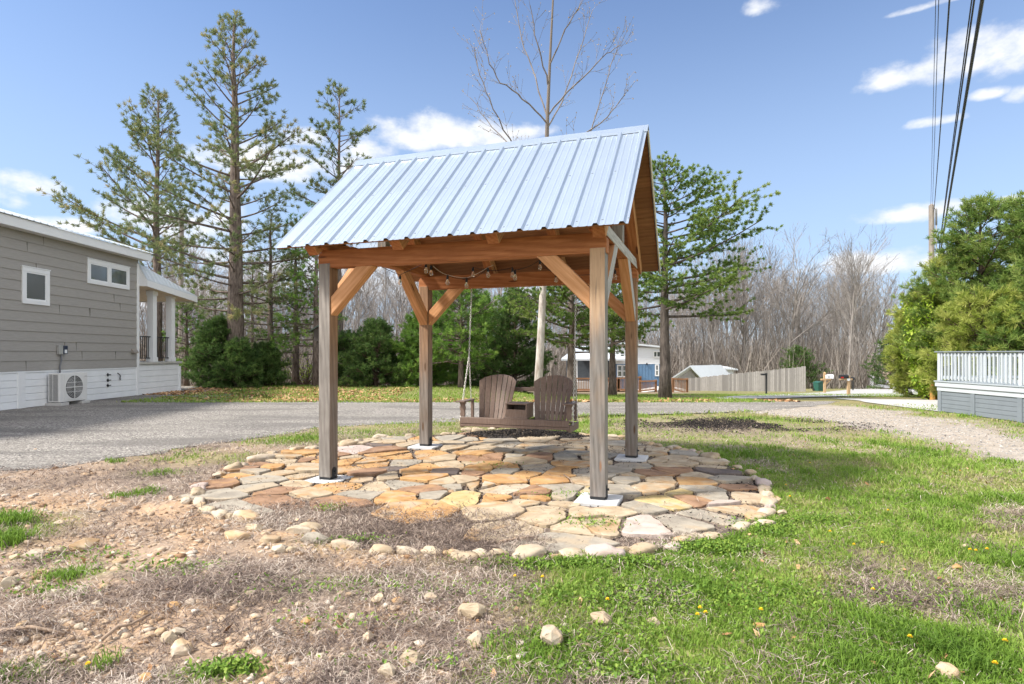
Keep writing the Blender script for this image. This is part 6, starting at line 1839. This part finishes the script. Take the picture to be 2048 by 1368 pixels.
# bare trees
def rot_about(d, ang_, r_):
    a = d.cross(Vector((r_.gauss(0, 1), r_.gauss(0, 1), r_.gauss(0, 1)))).normalized()
    return (d * math.cos(ang_) + a * math.sin(ang_)).normalized()
def grow(m, p, d, L, r, dep, r_, up, rmin, kids, spread):
    n = 5 if dep > 0 else 3
    pts, rads = [p], [r]
    for i in range(n):
        d = (d + Vector((r_.gauss(0, .09), r_.gauss(0, .09), r_.gauss(0, .05) + up))).normalized()
        p = p + d * (L / n); pts.append(p); rads.append(max(rmin, r * (1 - .7 * (i + 1) / n)))
    m.tube(pts, rads, 5 if dep >= 3 else (4 if dep == 2 else 3), cap=False)
    if dep == 0: return
    for k in range(kids[dep]):
        f = r_.uniform(.25, 1) if dep < 3 else r_.uniform(.35, 1)
        i = min(n - 1, int(f * n)); q = pts[i].lerp(pts[i + 1], f * n - i)
        dd = (pts[i + 1] - pts[i]).normalized()
        grow(m, q, rot_about(dd, r_.uniform(*spread), r_), L * r_.uniform(.35, .62) * (1.15 - .45 * f), max(rmin, rads[i] * .55), dep - 1, r_, up, rmin, kids, spread)
protos = []
for s in range(6):
    r_ = random.Random(200 + s); m = MB()
    H = 1.0
    grow(m, Vector((0, 0, -.3)), Vector((0, 0, 1)), 15., .17, 3, r_, .035, .012, {3: 12, 2: 6, 1: 4}, (.28, .7))
    me = bpy.data.meshes.new('bare_tree'); me.from_pydata(m.v, [], m.f); me.materials.append(bare_bark); protos.append(me)
r_ = random.Random(9)
def bare_tree(px, Y, H, i):
    o = bpy.data.objects.new('bare_tree', protos[i % 6]); COL.objects.link(o)
    b = pbase(px, Y); o.location = b; s = H / 15.5
    o.rotation_euler = (0, 0, r_.uniform(0, 6.28)); w_ = s * r_.uniform(.8, 1.15); o.scale = (w_, w_, s)
    tag(o, 'leafless grey-brown tree in the woods beyond the lawn', 'tree', 'leafless trees of the woods')
spots = [(1697, 60, 530), (1712, 66, 545), (1560, 66, 525), (1480, 70, 540)]
for k in range(74):                                # wood on the right, ends at the road
    px = 1350 + 405 * (k + r_.random()) / 74; Y = r_.uniform(66, 100)
    if px > 1700: Y = r_.uniform(62, 85)
    top = 574 - 28 * math.sin((px - 1350) / 60) + r_.uniform(-20, 50)
    if px < 1450: top += 30
    if 1650 < px < 1740: top -= 18
    spots.append((px, Y, top))
for k in range(95):
    px = 250 + 800 * (k + r_.random()) / 95; Y = r_.uniform(42, 80)
    spots.append((px, Y, 575 + r_.uniform(-45, 60)))
for k in range(30):
    px = 1050 + 300 * (k + r_.random()) / 30; spots.append((px, r_.uniform(70, 100), 600 + r_.uniform(-20, 50)))
for k in range(14):
    px = 1735 + 70 * r_.random(); spots.append((px, r_.uniform(190, 240), 672 + r_.uniform(-14, 20)))
for i, (px, Y, top) in enumerate(spots):
    b = pbase(px, Y); bare_tree(px, Y, zat(top, Y) - b[2], i)
# the farther wood and the brush under it read as one mass
m = MB(); grow(m, Vector((0, 0, -.3)), Vector((0, 0, 1)), 15., .16, 2, random.Random(77), .04, .03, {2: 12, 1: 6}, (.25, .7))
tv = np.array([v[:] if hasattr(v, 'xyz') else v for v in m.v]); f3 = np.array([f for f in m.f if len(f) == 4])
VV, FF = [], []; k0 = 0
for k in range(70):
    px = r_.uniform(120, 1765); Y = r_.uniform(95, 150) if px > 1040 else r_.uniform(70, 120)
    if px > 1690: Y = r_.uniform(90, 110)
    b = np.array(pbase(px, Y)); H = (zat(600 + r_.uniform(-25, 50), Y) - b[2]) / 15.5
    a = r_.uniform(0, 6.28); c_, s_ = math.cos(a), math.sin(a)
    v = tv * np.array([H * .8, H * .8, H]); v = np.stack([v[:, 0] * c_ - v[:, 1] * s_, v[:, 0] * s_ + v[:, 1] * c_, v[:, 2]], 1) + b
    VV.append(v); FF.append(f3 + k0); k0 += len(v)
npmesh('bare_woodland', np.concatenate(VV), np.concatenate(FF), bare_bark)['kind'] = 'stuff'
n = 60000
g_ = np.random.default_rng(55)
px = 180 + 1555 * g_.random(n); Y = np.where(px > 1040, 60 + 80 * g_.random(n), 33 + 75 * g_.random(n))
k = ~((px > 1040) & (px < 1480) & (Y < 66)); px, Y = px[k], Y[k]; n = len(px)
x = (px - 1024) / F * Y
hh = (.6 + 4.8 * g_.random(n) ** 1.8) * (.5 + .014 * Y)
brm = tintmat('brush_twig', ((0, (.12, .10, .085)), (.5, (.235, .205, .18)), (1, (.37, .335, .30))))
P = np.stack([x, Y, gz(x, Y) - .05], 1); d = np.stack([g_.normal(0, .35, n), g_.normal(0, .35, n), np.ones(n)], 1) * hh[:, None]
s = np.stack([g_.normal(0, 1, n), g_.normal(0, 1, n), 0 * x], 1); s /= np.linalg.norm(s, axis=1)[:, None]; s *= (.012 + .0004 * Y)[:, None]
V = np.stack([P - s, P + s, P + d], 1).reshape(-1, 3); i = np.arange(n) * 3
npmesh('brush', V, np.stack([i, i + 1, i + 2], 1), brm, attrs={'tint': np.repeat(g_.random(n), 3)})['kind'] = 'stuff'
# orange broom-sedge bank beside the far road
# sycamore in front of the wood
SYD = 22.
b = pbase(1077, SYD)
sy = empty('sycamore_tree', b, 0, 'tall bare sycamore with a pale mottled trunk rising behind the pavilion', 'tree')
L_ = lambda px, py, dY=0: at(px, py, SYD + dY) - Vector(b)
m = MB()
trunk = [L_(1076, 800), L_(1077, 760), L_(1081, 690), L_(1085, 600), L_(1089, 500), L_(1092, 400), L_(1093, 300), L_(1095, 230), L_(1100, 120), L_(1106, 0), L_(1110, -140)]
m.tube(trunk, [.19, .16, .15, .135, .115, .10, .085, .07, .05, .035, .015], 10)
m.build('trunk', syc_bark, sy, smooth=True, local=True)
m = MB()
r_ = random.Random(31); P_t = []
limbs = [[(1093, 245, 0), (1045, 195, -.6), (1000, 165, -1.2), (975, 115, -1.5), (960, 60, -1.6)], [(1094, 235, 0), (1062, 130, .5), (1040, 60, .8), (1025, -20, 1)], [(1095, 230, 0), (1150, 170, -.5), (1205, 115, -1), (1240, 90, -1.3)],
         [(1094, 255, 0), (1125, 205, .5), (1160, 100, 1), (1185, 20, 1.3)], [(1092, 420, 0), (1030, 300, -1), (985, 215, -1.8), (960, 150, -2), (948, 95, -2.1)], [(1092, 430, 0), (1160, 330, 1.2), (1195, 220, 1.8), (1222, 130, 2), (1240, 75, 2)],
         [(1100, 130, 0), (1130, 60, -.6), (1165, 0, -1)], [(1098, 170, 0), (1075, 90, -.6), (1060, 10, -.9)], [(1092, 380, 0), (1040, 310, 1.2), (985, 255, 1.7), (940, 195, 2)], [(1093, 350, 0), (1150, 280, -1.3), (1215, 235, -2), (1250, 190, -2.2)]]
for lb in limbs:
    pts = [L_(*q) for q in lb]
    fine = []
    for i in range(len(pts) - 1):
        for j in range(4): fine.append(pts[i].lerp(pts[i + 1], j / 4) + Vector((r_.gauss(0, .02), r_.gauss(0, .02), r_.gauss(0, .02))))
    fine.append(pts[-1]); nn_ = len(fine)
    m.tube(fine, [.027 * (1 - .8 * i / nn_) + .004 for i in range(nn_)], 6, cap=False)
    for i in range(3, nn_):
        for k in range(1):
            dd = (fine[i] - fine[i - 1]).normalized(); d = rot_about(dd, r_.uniform(.35, .9), r_); Lt = r_.uniform(.4, 1.15)
            q = [fine[i]]
            for s in range(4): d = (d + Vector((r_.gauss(0, .09), r_.gauss(0, .09), .07))).normalized(); q.append(q[-1] + d * Lt / 4)
            m.tube(q, [.007, .006, .005, .0045, .004], 3, cap=False); P_t += q[2:]
            for s in range(2):
                a = q[r_.randrange(1, 4)]; d2 = rot_about(d, r_.uniform(.4, .9), r_); m.tube([a, a + d2 * .22, a + d2 * .45 + Vector((0, 0, .05))], [.006, .005, .004], 3, cap=False); P_t.append(a + d2 * .45)
m.build('branches', bark('grey_branch', (.15, .13, .12), (.26, .23, .21), 6), sy, local=True)
needles('buds', [p[:] for p in P_t], [(0, 0, 1)] * len(P_t), [.5] * len(P_t), 2, .05, .03, .8, F_BUD, sy, 3)
